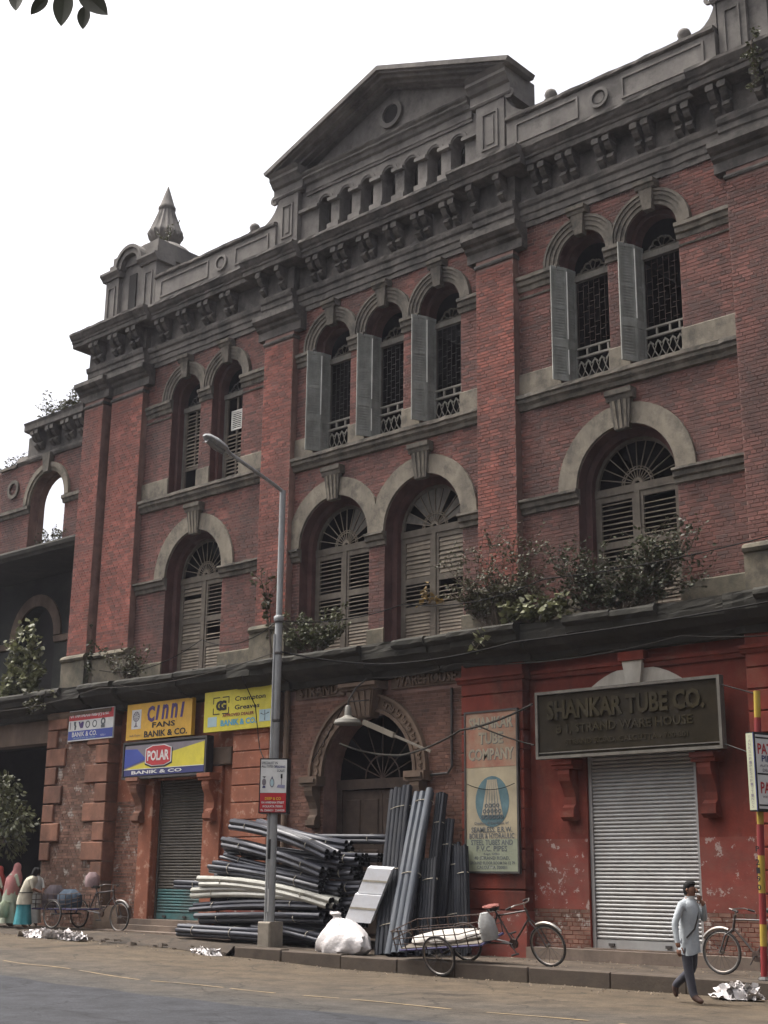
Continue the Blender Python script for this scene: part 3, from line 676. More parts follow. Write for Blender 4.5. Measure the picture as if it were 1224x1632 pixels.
# consoles carrying the door heads
def door_console(x, z, m, y=0, s=1.0, h=.85):
    mb = MB(); P = [(0,0),(-.30,0),(-.31,-.10),(-.27,-.22),(-.17,-.36),(-.10,-.52),(-.10,-.66),(-.17,-.72),(-.17,-.80),(-.10,-.85),(0,-.85)]
    mb.px([(y+p*s, z+q*s*h/.85) for p, q in P], x-.13*s, x+.13*s)
    K = mb.build('door_console', m, B)
    MB().px([(y,z+.001),(y-.33*s,z+.001),(y-.33*s,z+.06*s),(y-.38*s,z+.08*s),(y-.38*s,z+.17*s),(y,z+.18*s)], x-.24*s, x+.24*s).build('console_cap', m, K)
    mb = MB(); mb.px([(y-.10*s,z-.80*s),(y-.22*s,z-.78*s),(y-.22*s,z-.90*s),(y-.12*s,z-.97*s),(y,z-.95*s),(y,z-.80*s)], x-.15*s, x+.15*s); mb.build('console_foot', m, K)
for x in (5.18, 8.18): door_console(x, 3.75, m_red, 0, 1.0)
for x in (-8.0, -5.20): door_console(x, 3.95, m_orange if x > -6 else m_quoin, -.10, 1.0)
for x in (-1.78, 1.38): door_console(x, 3.68, m_plas, 0, .95)

# --- roller shutters
def roller(x0, x1, z0, z1, y, n, m, mlow, nlow):
    S = MB().box(x0+.05, x1-.05, y+.02, y+.04, z0, z1).build('roller_shutter', m, B)
    for xa in (x0, x1-.07): MB().box(xa, xa+.07, y-.05, y+.018, z0, z1).build('shutter_guide', m, S)
    h = (z1-z0-.16)/n; prof = [(.004,0),(-.014,h*.10),(-.024,h*.28),(-.028,h*.48),(-.023,h*.66),(-.012,h*.84),(.004,h*.985),(.012,h*.985),(.012,0)]
    sm = MB().px(prof, x0+.072, x1-.072).mesh('shutter_slat', m, True); sl_ = MB().px(prof, x0+.072, x1-.072).mesh('shutter_slat', mlow, True)
    for k in range(n):
        o = put('shutter_slat', sl_ if k < nlow else sm, S); o.location = (0, y+random.uniform(-.003,.003), z0+.16+k*h)
    mb = MB().box(x0+.072, x1-.072, y-.035, y+.01, z0, z0+.15); mb.build('bottom_plate', mlow, S)
    for x in (x0+.35, x1-.8): MB().box(x, x+.12, y-.07, y-.034, z0+.04, z0+.09).build('shutter_hasp', m_iron, S)
roller(5.51, 7.85, .48, 4.05, .10, 48, m_steel, m_steel, 0)
roller(-7.53, -5.61, .66, 4.05, .16, 46, m_steeld, m_teal, 8)
MB().box(4.25, 9.05, -.34, .09, .12, .455).build('threshold', m_step, B)
MB().box(5.40, 7.95, -.10, .3, .40, .478).build('threshold_sill', m_step, B)
MB().box(-8.3,-4.45,-.55,.14,.2,.52).build('step', m_step, B); MB().box(-8.0,-5.2,-.30,.3,.5,.655).build('step', m_step, B)
MB().box(-8.9,-4.5,-.95,-.55,.2,.40).build('step', m_step, B)
# white arch head above the right shop sign
mb = MB(); archivolt(mb, 6.70, 3.95, 1.35, 1.68, -.05, 0, a0=pi*.80, a1=pi*.2, n=18); mb.build('archivolt', mat('whitewashed_stone', (.52,.49,.42), .9, .15, 3, .3, 20, stain=(.26,.21,.16), stain_amt=.7), B)
K = MB().add([(6.55,-.14,5.30),(6.85,-.14,5.30),(6.92,-.16,5.72),(6.48,-.16,5.72),(6.55,0,5.30),(6.85,0,5.30),(6.92,0,5.72),(6.48,0,5.72)], [(0,1,2,3),(0,4,5,1),(1,5,6,2),(2,6,7,3),(3,7,4,0)]).build('keystone', MATS['whitewashed_stone'], B)
MB().box(6.42,6.98,-.2,0,5.725,5.90).build('keystone_cap', m_red, K)

# --- central doorway
DX, DR, DZ = -.2, 1.365, 3.9
mb = MB(); archivolt(mb, DX, DZ+.004, DR, DR+.08, -.10, 0, n=24); archivolt(mb, DX, DZ+.004, DR+.082, DR+.33, -.06, 0, n=24); archivolt(mb, DX, DZ+.004, DR+.332, DR+.40, -.13, 0, n=24)
A = mb.build('door_archivolt', m_plas, B)
for k in range(22):
    a = pi*(k+.5)/22
    if abs(a-pi/2) < .22: continue
    c = (DX+(DR+.205)*cos(a), DZ+(DR+.205)*sin(a))
    mb = MB(); archivolt(mb, c[0], c[1], .035, .085, -.095, -.05, a0=a+.6, a1=a+.6+4.6, n=9); archivolt(mb, c[0], c[1], 0, .025, -.09, -.05, a0=0, a1=2*pi, n=6)
    mb.build('leaf_scroll', m_plas, A)
mb = MB(); w0, w1_ = .24, .42; zb, zt = 5.12, 5.72
mb.add([(DX-w0,-.22,zb),(DX+w0,-.22,zb),(DX+w1_,-.32,zt),(DX-w1_,-.32,zt),(DX-w0,.05,zb),(DX+w0,.05,zb),(DX+w1_,0,zt),(DX-w1_,0,zt)], [(0,1,2,3),(0,4,5,1),(1,5,6,2),(2,6,7,3),(3,7,4,0)])
K = mb.build('keystone', m_plas, B)
mb = MB()
for s in (-.30,-.1,.1,.30):
    mb.add([(DX+s*.6-.05,-.25,zb+.04),(DX+s*.6+.05,-.25,zb+.04),(DX+s+.06,-.345,zt-.03),(DX+s-.06,-.345,zt-.03),(DX+s*.6-.05,-.2,zb+.04),(DX+s*.6+.05,-.2,zb+.04),(DX+s+.06,-.3,zt-.03),(DX+s-.06,-.3,zt-.03)], [(0,1,2,3),(0,4,5,1),(1,5,6,2),(2,6,7,3),(3,7,4,0)])
mb.build('keystone_flute', m_plas, K)
MB().px([(0,zt+.002),(-.36,zt+.002),(-.38,zt+.06),(-.45,zt+.08),(-.45,zt+.16),(0,zt+.19)], DX-.56, DX+.56).build('keystone_cap', m_plas, K)
for x in (-1.78, 1.38): MB().box(x-.30, x+.27, -.30, 0, 3.70, 3.895).build('door_impost', m_plas, B)
# fascia bands for the carved name
for a, b in ((-2.50,-.92), (.50,2.45)):
    MB().box(a, b, -.05, 0, 5.70, 6.05).build('name_band', m_plas, B)
# doors
D = MB().box(DX-DR, DX+DR, .42, .54, 3.62, 3.84).box(DX-DR,DX-DR+.16,.44,.54,.2,3.62).box(DX+DR-.16,DX+DR,.44,.54,.2,3.62).build('door_frame', m_door, B)
for s in (-1, 1):
    a, b = (DX-DR+.16, DX-.01) if s < 0 else (DX+.01, DX+DR-.16)
    mb = MB(); mb.box(a,b,.49,.53,.3,3.6)
    for z0, z1 in ((.5,1.3),(1.5,2.3),(2.5,3.4)):
        for u0, u1 in ((a+.1,(a+b)/2-.05),((a+b)/2+.05,b-.1)): mb.bevbox(u0,u1,.465,.492,z0,z1,.02)
    mb.build('door_leaf', m_door, D)
mb = MB()
for k in range(1, 8):
    a = pi*k/8; mb.tube([(DX,.48,3.84),(DX+(DR-.02)*cos(a),.48,3.84+(DR-.02)*sin(a))], .016, 5)
archivolt(mb, DX, 3.84, .5, .53, .47, .49, n=12); mb.build('door_fanlight', m_rust, D)
MB().box(-1.6,1.2,-.3,.6,.1,.42).build('threshold', m_step, B)
MB().box(BL,BR,.56,.6,.1,6.2).build('inner_wall', m_dark, B) if False else None
# services: conduit down the door bay, downpipe
mb = MB(); mb.tube([(2.22,-.06,5.6),(2.22,-.06,3.95),(2.12,-.06,3.82),(1.45,-.06,3.80)], .03, 6); mb.build('conduit', m_iron, B)
mb = MB(); mb.tube([(-2.72,-.1,6.2),(-2.72,-.1,.4)], .07, 8); mb.build('downpipe', m_plas, B)

# ================================================================== RUINED WING AT THE LEFT
WG = thing('ruined_wing', 'roofless ruined brick wing with open arch and broken cornice beside warehouse', 'building', (-16, 0, .3))
m_black = mat('shade_and_mould_plaster', (.045,.045,.038), .95, .3, 1.0, .4, 15, stain=(.010,.012,.010), stain_amt=.97, stain_scale=(.22,.22,.3))  # near-black colour holds the recess shade as well as mould
WX0, WX1 = -30.0, -11.46
OP = (-13.53, .92, 11.2, 12.62, True); OP2 = (-20.0, .92, 11.2, 12.62, True)
mb = MB()
wall_sheet(mb, -24, WX1, 11.0, 14.02, 0, [OP, OP2]); wall_sheet(mb, -24, WX1, 11.0, 14.02, .50, [(q[0],.88)+q[2:] for q in (OP, OP2)])
for o in (OP, OP2): reveal(mb, o[0], .92, 11.2, 12.62, 0, .28); ring(mb, o[0], .92, .88, 11.2, 12.62, .28); reveal(mb, o[0], .88, 11.2, 12.62, .28, .50)
mb.add([(-24,0,14.02),(WX1,0,14.02),(WX1,.50,14.02),(-24,.50,14.02)], [(0,1,2,3)])
mb.build('wall', m_mortar, WG, fix=False)
brown = MB()
course_bricks(-19.5, WX1, 11.25, 14.0, 0, [cut_arch(-13.53,.92,11.2,12.62,1.15)], emit_brown)
brown.build('brick_facing', m_brick, WG, fix=False, kind='stuff')
mb = MB(); archivolt(mb, -13.53, 12.63, .92, 1.02, -.06, 0); archivolt(mb, -13.53, 12.63, 1.022, 1.18, -.10, 0); mb.build('archivolt', m_stone2, WG)
K = MB().add([(-13.66,-.16,13.50),(-13.40,-.16,13.50),(-13.32,-.18,14.1),(-13.74,-.18,14.1),(-13.66,0,13.50),(-13.40,0,13.50),(-13.32,0,14.1),(-13.74,0,14.1)], [(0,1,2,3),(0,4,5,1),(1,5,6,2),(2,6,7,3),(3,7,4,0)]).build('keystone', m_stone, WG)
for a, b in ((-18.8,-14.42),(-12.66,WX1)): MB().px([(0,12.36),(-.05,12.38),(-.07,12.47),(-.12,12.5),(-.12,12.6),(0,12.62)], a, b).build('impost', m_stone, WG)
mb = MB(); archivolt(mb, -15.4, 13.3, .20, .30, -.07, 0, a0=0, a1=2*pi, n=22); mb.build('roundel', m_stone, WG)
# broken cornice fragment
CF = [(.5,14.02),(-.06,14.02),(-.10,14.10),(-.10,14.16),(-.04,14.2),(-.04,14.85),(-.38,14.90),(-.40,14.92),(-.40,15.08),(-.44,15.16),(.5,15.22)]
MB().px(CF, -14.5, WX1).build('cornice', m_corn, WG)
mb = MB(); mb.px([(y*.9, z) for y, z in CF if z < 14.9] + [(.5,14.9)], -14.75, -14.5); mb.px([(.4,14.02),(0,14.02),(-.08,14.12),(-.02,14.3),(.4,14.3)], -15.3, -14.75)
mb.build('broken_end', m_corn, WG)
conm2 = con.mesh('console', m_corn)
for x in (-14.0,-13.2,-12.4,-11.75):
    for s in (-.12,.12): o = put('console', conm2, WG); o.location = (x+s, -.045, 14.88)
MB().px([(0,14.0),(-.08,14.01),(-.08,14.09),(0,14.1)], -16.2, -15.302).build('coping', m_stone, WG)
# the storey below is an open loggia: slab over, arched back wall set deep
MB().px([(3.0,10.98),(-.02,10.98),(-.05,11.04),(-.10,11.10),(-.12,11.2),(-.08,11.27),(3.0,11.28)], -30, WX1).build('loggia_slab', m_ledge, WG)
mb = MB(); wall_sheet(mb, -30, WX1, 6.1, 11.0, 2.0, [(-16.6,1.05,6.6,9.0,True),(-20.6,1.05,6.6,9.0,True)])
for x in (-16.6,-20.6): reveal(mb, x, 1.05, 6.6, 9.0, 2.0, 2.5)
mb.add([(-30,-.1,6.62),(WX1,-.1,6.62),(WX1,2.0,6.62),(-30,2.0,6.62)], [(0,1,2,3)])
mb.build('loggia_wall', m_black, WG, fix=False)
for x in (-16.6,-20.6):
    mb = MB(); archivolt(mb, x, 9.01, 1.05, 1.42, 1.93, 2.0); mb.build('archivolt', m_plas, WG)
    MB().box(x-1.05,x+1.05,2.45,2.5,6.6,10.1).build('opening_shade', m_dark, WG)  # dark sheet paints the shade in the arch opening
MB().px([(2.0,8.75),(1.92,8.77),(1.88,8.95),(2.0,9.0)], -15.5, WX1).build('impost', m_plas, WG)
MB().px([(2.0,8.75),(1.92,8.77),(1.88,8.95),(2.0,9.0)], -19.5, -17.7).build('impost', m_plas, WG)
MB().px(LP, -30, -12.21).build('balcony_ledge', m_ledge, WG)
# ground storey: deep dark arcade
mb = MB(); mb.box(-30,-16.2,0,.5,.1,6.0); mb.box(-16.2,-12.0,0,.5,5.3,6.0); mb.build('arcade_front', m_plas, WG)
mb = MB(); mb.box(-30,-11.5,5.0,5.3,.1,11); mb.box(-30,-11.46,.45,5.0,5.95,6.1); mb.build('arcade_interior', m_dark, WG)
# ================================================================== STREET
def lin(tab, x):
    if x <= tab[0][0]: return tab[0][1]
    for (a, va), (b, vb) in zip(tab, tab[1:]):
        if x <= b:
            t = (x-a)/(b-a); t = t*t*(3-2*t); return va + (vb-va)*t
    return tab[-1][1]
GT = [(-60,.42),(-15,.31),(-8,.27),(-4,.19),(-1.5,.10),(2,.01),(5,0)]
PT = [(-60,.50),(-12,.38),(-6,.36),(-2,.31),(2,.25),(60,.25)]
g = lambda x: lin(GT, x)
pv = lambda x: lin(PT, x)
def ground_mat(name, base, dust, y_a, y_b, rough=.9):
    m = bpy.data.materials.new(name); m.use_nodes = True; t = m.node_tree; N = t.nodes; L = t.links
    b = N['Principled BSDF']; b.inputs['Roughness'].default_value = rough; b.inputs['Specular IOR Level'].default_value = .25
    geo = N.new('ShaderNodeNewGeometry'); sx = N.new('ShaderNodeSeparateXYZ'); L.new(geo.outputs['Position'], sx.inputs[0])
    n1 = N.new('ShaderNodeTexNoise'); n1.inputs['Scale'].default_value = .55; n1.inputs['Detail'].default_value = 8; n1.inputs['Roughness'].default_value = .65
    mp = N.new('ShaderNodeMapping'); mp.inputs['Scale'].default_value = (.45,1.3,1); L.new(geo.outputs['Position'], mp.inputs[0]); L.new(mp.outputs[0], n1.inputs['Vector'])
    ad = N.new('ShaderNodeMath'); ad.operation = 'MULTIPLY_ADD'; ad.inputs[1].default_value = 5.0; L.new(n1.outputs[0], ad.inputs[0]); L.new(sx.outputs[1], ad.inputs[2])
    mr = N.new('ShaderNodeMapRange'); mr.inputs[1].default_value = y_a+2.5; mr.inputs[2].default_value = y_b+2.5; L.new(ad.outputs[0], mr.inputs[0])
    mx = N.new('ShaderNodeMix'); mx.data_type = 'RGBA'; L.new(mr.outputs[0], mx.inputs[0]); mx.inputs[6].default_value = (*base,1); mx.inputs[7].default_value = (*dust,1)
    n2 = N.new('ShaderNodeTexNoise'); n2.inputs['Scale'].default_value = 38; n2.inputs['Detail'].default_value = 3; L.new(geo.outputs['Position'], n2.inputs['Vector'])
    n4 = N.new('ShaderNodeTexNoise'); n4.inputs['Scale'].default_value = 1.7; n4.inputs['Detail'].default_value = 7; L.new(geo.outputs['Position'], n4.inputs['Vector'])
    sm = N.new('ShaderNodeMath'); sm.operation = 'MULTIPLY'; L.new(n2.outputs[0], sm.inputs[0]); L.new(n4.outputs[0], sm.inputs[1])
    r2 = N.new('ShaderNodeMapRange'); r2.inputs[1].default_value = .1; r2.inputs[2].default_value = .42; r2.inputs[3].default_value = .5; r2.inputs[4].default_value = 1.5; L.new(sm.outputs[0], r2.inputs[0])
    n5 = N.new('ShaderNodeTexNoise'); n5.inputs['Scale'].default_value = 1.1; n5.inputs['Detail'].default_value = 4; L.new(geo.outputs['Position'], n5.inputs['Vector'])
    wv = N.new('ShaderNodeVectorMath'); wv.operation = 'MULTIPLY_ADD'; wv.inputs[1].default_value = (1.6,1.6,0); L.new(n5.outputs['Color'], wv.inputs[0]); L.new(geo.outputs['Position'], wv.inputs[2])
    vo = N.new('ShaderNodeTexVoronoi'); vo.feature = 'DISTANCE_TO_EDGE'; vo.inputs['Scale'].default_value = .42; L.new(wv.outputs[0], vo.inputs['Vector'])
    cr = N.new('ShaderNodeMapRange'); cr.inputs[1].default_value = .0; cr.inputs[2].default_value = .016; cr.inputs[3].default_value = .45; cr.inputs[4].default_value = 1.0; L.new(vo.outputs['Distance'], cr.inputs[0])
    n6 = N.new('ShaderNodeTexNoise'); n6.inputs['Scale'].default_value = 5.5; n6.inputs['Detail'].default_value = 8; n6.inputs['Roughness'].default_value = .75; L.new(geo.outputs['Position'], n6.inputs['Vector'])
    r6 = N.new('ShaderNodeMapRange'); r6.inputs[1].default_value = .32; r6.inputs[2].default_value = .68; r6.inputs[3].default_value = .68; r6.inputs[4].default_value = 1.32; L.new(n6.outputs[0], r6.inputs[0])
    k1 = N.new('ShaderNodeMath'); k1.operation = 'MULTIPLY'; L.new(cr.outputs[0], k1.inputs[0]); L.new(r6.outputs[0], k1.inputs[1])
    k2 = N.new('ShaderNodeMath'); k2.operation = 'MULTIPLY'; L.new(k1.outputs[0], k2.inputs[0]); L.new(r2.outputs[0], k2.inputs[1])
    vm = N.new('ShaderNodeVectorMath'); vm.operation = 'SCALE'; L.new(mx.outputs[2], vm.inputs[0]); L.new(k2.outputs[0], vm.inputs['Scale'])
    L.new(vm.outputs[0], b.inputs['Base Color'])
    bp = N.new('ShaderNodeBump'); bp.inputs['Strength'].default_value = .5; bp.inputs['Distance'].default_value = .008; L.new(n2.outputs[0], bp.inputs['Height']); L.new(bp.outputs[0], b.inputs['Normal'])
    return m
m_road = ground_mat('dusty_asphalt', (.036,.033,.029), (.062,.046,.029), -9.0, -4.4)
m_pave = ground_mat('dirty_pavement', (.042,.032,.023), (.066,.050,.036), -2.8, -.5)
m_kerb = mat('worn_kerbstone', (.060,.047,.035), .92, .25, 3, .45, 22, stain=(.07,.052,.04), stain_amt=.6, stain_scale=(1.2,1.2,2))
def strip(name, x0, x1, ys, hf, m, dx=.5, jit=0.0):
    nx = int((x1-x0)/dx); mb = MB()
    vs = [(x0+(x1-x0)*i/nx, y, hf(x0+(x1-x0)*i/nx, y)) for i in range(nx+1) for y in ys]; k = len(ys)
    fs = [(i*k+j, (i+1)*k+j, (i+1)*k+j+1, i*k+j+1) for i in range(nx) for j in range(k-1)]
    mb.add(vs, fs); return mb.build(name, m, smooth=True, fix=False)
gs = MB().add([(-250,-250,-.35),(250,-250,-.35),(250,250,-.35),(-250,250,-.35)], [(0,1,2,3)]).build('ground', m_pave, fix=False); tag(gs, kind='structure')
rd = strip('road', -60, 60, [-34+1.0*k for k in range(32)] + [-2.62,-2.5], lambda x, y: g(x) + .006*sin(x*1.7)*sin(y*1.1), m_road); tag(rd, kind='structure')
def ph(x, y):
    t = min(1, max(0, (y+2.62)/.9)) if x < -1.5 else 1
    e = .015*sin(3.1*x+1)*cos(4.3*y)
    return pv(x)*t + (g(x)+.008)*(1-t) + (e if y < -.6 else 0)
pvm = strip('pavement', -60, 60, [-2.6+.15*k for k in range(22)] + [.9, 5.0], ph, m_pave, .25); tag(pvm, kind='structure')
far = MB().box(-60,60,-36,-34,-.35,.15).build('far_pavement', m_pave); tag(far, kind='structure')
kb = MB().box(-1.42,60,-2.58,-2.45,-.3,.20).build('kerb', m_kerb); tag(kb, kind='structure')
x = -1.45
while x < 13:
    L_ = random.uniform(1.3,1.7); z = pv(x+.5)+random.uniform(-.006,.012); o_ = random.uniform(-.015,.015)
    MB().bevbox(x+.002, x+L_-.002, -2.63+o_*.5, -2.40, -.2, z, .02).build('kerb_stone', m_kerb, kb); x += L_
mb = MB()      # crumbled kerb stones where the kerb has gone
for k in range(26):
    x = random.uniform(-7.5,-1.7); y = -2.45+random.uniform(-.25,.25); s = random.uniform(.05,.16); z = g(x)
    mb.add([(x-s,y-s*.7,z-.05),(x+s,y-s,z-.05),(x+s*.8,y+s,z-.05),(x-s*.9,y+s*.8,z-.05),(x-s*.5,y-s*.4,z+s*.5),(x+s*.4,y-s*.5,z+s*.6),(x+s*.5,y+s*.4,z+s*.45),(x-s*.4,y+s*.5,z+s*.55)],
           [(0,1,5,4),(1,2,6,5),(2,3,7,6),(3,0,4,7),(4,5,6,7)])
rb = mb.build('kerb_rubble', m_kerb); tag(rb, 'crumbled kerb rubble along the broken pavement edge at left', 'rubble', kind='stuff')
def py_(x, k): return -9.0 + .10*sin(x*.9) + .06*sin(x*2.7+1) - (0 if k == 0 else 25)
m_patch = ground_mat('newer_asphalt', (.022,.023,.026), (.031,.030,.029), -8.0, 2.0)
mb = MB(); nx = 220; vs = []
for i in range(nx+1):
    x = -55 + 110*i/nx; y0 = py_(x, 0)
    for k in range(26): y = y0 - k*.96; vs.append((x, y, g(x) + .006*sin(x*1.7)*sin(y*1.1) + .012))
mb.add(vs, [(i*26+k, i*26+k+1, (i+1)*26+k+1, (i+1)*26+k) for i in range(nx) for k in range(25)])
o = mb.build('asphalt_overlay', m_patch, smooth=True, fix=False); tag(o, kind='structure')
mb = MB()        # grit, crumbs and leaf litter along the gutter
rg_ = random.Random(12)
for k in range(900):
    x = rg_.uniform(-14,12); y = -2.66 - abs(rg_.gauss(0,.45)) if rg_.random() < .6 else rg_.uniform(-2.3,-.4); s = rg_.uniform(.008,.028); z = (g(x) if y < -2.6 else pv(x)) + .012
    if x < -1.4 and -2.6 < y < -1.6: continue
    a = rg_.uniform(0,6.28); mb.add([(x+s*cos(a),y+s*sin(a),z),(x+s*cos(a+2.1),y+s*sin(a+2.1),z),(x+s*cos(a+4.2),y+s*sin(a+4.2),z),(x,y,z+s*.8)], [(0,1,3),(1,2,3),(2,0,3)])
o = mb.build('gutter_grit', mat('grit', (.14,.11,.08), .95, .3, 3, 0, island=.6), fix=False); tag(o, 'scattered grit and crumbs along gutter and pavement', 'grit', kind='stuff')
m_yel = mat('faded_yellow_line', (.22,.16,.085), .9, .3, 3, .2, 40, stain=(.12,.098,.072), stain_amt=1.0, stain_scale=(1.5,6,1))
yl = None; x = -16.0; rq_ = random.Random(3); mb = MB()
while x < 14:
    e = x + rq_.uniform(.4,2.2)
    for q in range(int((e-x)/.25)+1):
        a, b = x+q*.25, min(x+q*.25+.25, e)
        if b-a < .02: continue
        w0, w1_ = rq_.uniform(.022,.040), rq_.uniform(.022,.040); hz_ = lambda x_: g(x_) + .006*sin(x_*1.7)*sin(-7.3*1.1) + .007
        mb.add([(a,-7.3-w0,hz_(a)),(b,-7.3-w1_,hz_(b)),(b,-7.3+w1_,hz_(b)),(a,-7.3+w0,hz_(a))], [(0,1,2,3)])
    x = e + rq_.uniform(.05,.7)
yl = mb.build('lane_line', m_yel, fix=False); tag(yl, kind='structure')
# ================================================================== SIGNS
def paint(name, c, rough=.55, var=.10, dirt=.35, spec=.3):
    return mat(name, c, rough, var, 3, .08, 40, stain=tuple(.35*q+.02 for q in c), stain_amt=dirt, stain_scale=(1.2,1.2,.8), spec=spec)
p_yel = paint('sign_yellow', (.62,.42,.045)); p_yel2 = paint('sign_lemon', (.58,.50,.05)); p_org = paint('sign_amber', (.66,.38,.05))
p_blk = paint('sign_black', (.015,.014,.014)); p_navy = paint('sign_navy', (.035,.04,.14)); p_wht = paint('sign_white', (.60,.60,.58)); p_red = paint('sign_red', (.42,.035,.04))
p_blue = paint('sign_blue', (.045,.07,.30)); p_cyan = paint('sign_cyan', (.10,.34,.46)); p_gry = paint('sign_grey', (.19,.17,.19)); p_pale = paint('sign_pale_blue', (.35,.47,.50)); p_vio = paint('sign_violet', (.07,.04,.15))
p_olive = paint('sign_dark_olive', (.026,.021,.013), .85, .25, .35, .04); p_brass = paint('brass_letter', (.040,.033,.019), .9, .3, .6, .03); p_cream = paint('sign_cream', (.33,.29,.21), .7, .2, .6); p_maroon = paint('sign_maroon', (.20,.03,.03)); p_pink = paint('sign_pink', (.55,.30,.27)); p_slate = paint('sign_slate', (.09,.10,.105)); p_fyel = paint('sign_fyellow', (.62,.34,.03)); p_deepred = paint('sign_deep_red', (.40,.025,.03))
def text_mesh(s, w_, h_, m, bold=0.0, ext=0.002, shear=0):
    cu = bpy.data.curves.new('lettering', 'FONT'); cu.body = s; cu.offset = bold; cu.shear = shear; cu.resolution_u = 2
    ob = bpy.data.objects.new('lettering', cu); me = bpy.data.meshes.new_from_object(ob)
    bpy.data.objects.remove(ob); bpy.data.curves.remove(cu)
    xs = [v.co.x for v in me.vertices]; ys = [v.co.y for v in me.vertices]
    x0, x1, y0, y1 = min(xs), max(xs), min(ys), max(ys)
    for v in me.vertices:
        v.co = ((v.co.x-(x0+x1)/2)/(x1-x0)*w_, 0, (v.co.y-(y0+y1)/2)/(y1-y0)*h_)
    if ext > .0025:
        bm = bmesh.new(); bm.from_mesh(me); r = bmesh.ops.extrude_face_region(bm, geom=bm.faces[:])
        bmesh.ops.translate(bm, verts=[e for e in r['geom'] if isinstance(e, bmesh.types.BMVert)], vec=(0,-ext,0))
        bmesh.ops.recalc_face_normals(bm, faces=bm.faces); bm.to_mesh(me); bm.free()
    me.materials.clear(); me.materials.append(m); return me
def islands(me):
    bm = bmesh.new(); bm.from_mesh(me); bm.verts.ensure_lookup_table(); seen = set(); out = []
    for v in bm.verts:
        if v.index in seen: continue
        st = [v]; comp = []; seen.add(v.index)
        while st:
            q = st.pop(); comp.append(q.index)
            for e in q.link_edges:
                o = e.other_vert(q)
                if o.index not in seen: seen.add(o.index); st.append(o)
        out.append(comp)
    fl = [[v.index for v in f.verts] for f in bm.faces]; co = [v.co.copy() for v in bm.verts]; bm.free(); res = []
    for comp in out:
        cs = {i: k for k, i in enumerate(comp)}; res.append(([tuple(co[i]) for i in comp], [tuple(cs[i] for i in f) for f in fl if f[0] in cs]))
    return res
def text(s, cx, cz, w_, h_, y, m, parent, bold=.02, ext=.002, shear=0, name='lettering', rot=None):
    me = text_mesh(s, w_, h_, m, bold, ext, shear)
    if h_ >= .10:
        for vs, fs in islands(me):
            q = MB().add(vs, fs).mesh('letter', m, fix=False); o = put('letter' if name == 'lettering' else name, q, parent); o.location = (cx, y, cz)
        return
    o = put(name, me, parent)
    o.location = (cx, y, cz)
    if rot: o.rotation_euler = rot
    return o
def plate(mb_or, x0, x1, z0, z1, y, m, parent, name, t=.004): return MB().box(x0,x1,y-t,y,z0,z1).build(name, m, parent)
def ellipse(cx, cz, a, b, n=28): return [(cx+a*cos(2*pi*k/n), cz+b*sin(2*pi*k/n)) for k in range(n)]
def border(x0, x1, z0, z1, y, t, m, parent, name='frame', d=.06):
    mb = MB(); mb.box(x0-t,x1+t,y,y+d,z0-t,z0); mb.box(x0-t,x1+t,y,y+d,z1,z1+t); mb.box(x0-t,x0,y,y+d,z0,z1); mb.box(x1,x1+t,y,y+d,z0,z1); return mb.build(name, m, parent)

# 1 red-white-blue board on the corner pier
y = -.42
S = thing('shop_sign', 'small red, white and blue dealer sign on the quoined corner pier', 'sign', (-10.15,y,5.2), 'shop signs')
x0, x1, z0, z1 = -10.98, -8.98, 5.20, 6.02
MB().box(x0,x1,y,y+.04,z0,z1).build('panel', p_wht, S)
plate(0, x0+.01,x1-.01,z1-.27,z1-.02,y,p_red,S,'red_band'); plate(0,x0+.01,x1-.01,z0+.03,z0+.27,y,p_blue,S,'blue_band')
text('UTTAM INDUSTRIES (P) LTD.', x0+.93, z1-.145, 1.72, .16, y-.006, p_wht, S, .035)
text('BANIK & CO.', x0+.75, z0+.175, 1.12, .13, y-.006, p_wht, S, .02); text('DEALERS IN ELECTRIC GOODS', x0+.75, z0+.07, 1.0, .035, y-.006, p_pale, S, 0); text('KOL-1', x0+1.58, z0+.10, .2, .05, y-.006, p_wht, S, 0)
zc = (z0+z1)/2+.01
mb = MB(); mb.box(x0+.07,x0+.10,y-.006,y-.001,zc-.10,zc+.10); mb.build('pictogram', p_gry, S)
mb = MB(); mb.py([(x0+.24,zc+.1),(x0+.34,zc+.1),(x0+.32,zc+.02),(x0+.36,zc-.02),(x0+.33,zc-.12),(x0+.28,zc-.12),(x0+.28,zc-.02),(x0+.25,zc+.02)], y-.006, y-.001); mb.build('pictogram', p_slate, S)
mb = MB(); mb.py([(x0+.45,zc+.09),(x0+.52,zc+.09),(x0+.55,zc+.03),(x0+.60,zc+.09),(x0+.69,zc+.08),(x0+.66,zc-.08),(x0+.56,zc-.09),(x0+.50,zc-.02)], y-.006, y-.001); mb.build('pictogram', p_vio, S)
for cx in (.87, 1.18):
    mb = MB(); archivolt(mb, x0+cx, zc, .07, .10, y-.006, y-.001, a0=0, a1=2*pi, n=16); mb.build('pictogram', p_slate, S)
mb = MB(); archivolt(mb, x0+1.55, zc+.04, .05, .10, y-.006, y-.001, a0=0, a1=2*pi, n=16); mb.box(x0+1.47,x0+1.63,y-.006,y-.001,zc-.13,zc-.05); mb.build('pictogram', p_slate, S)
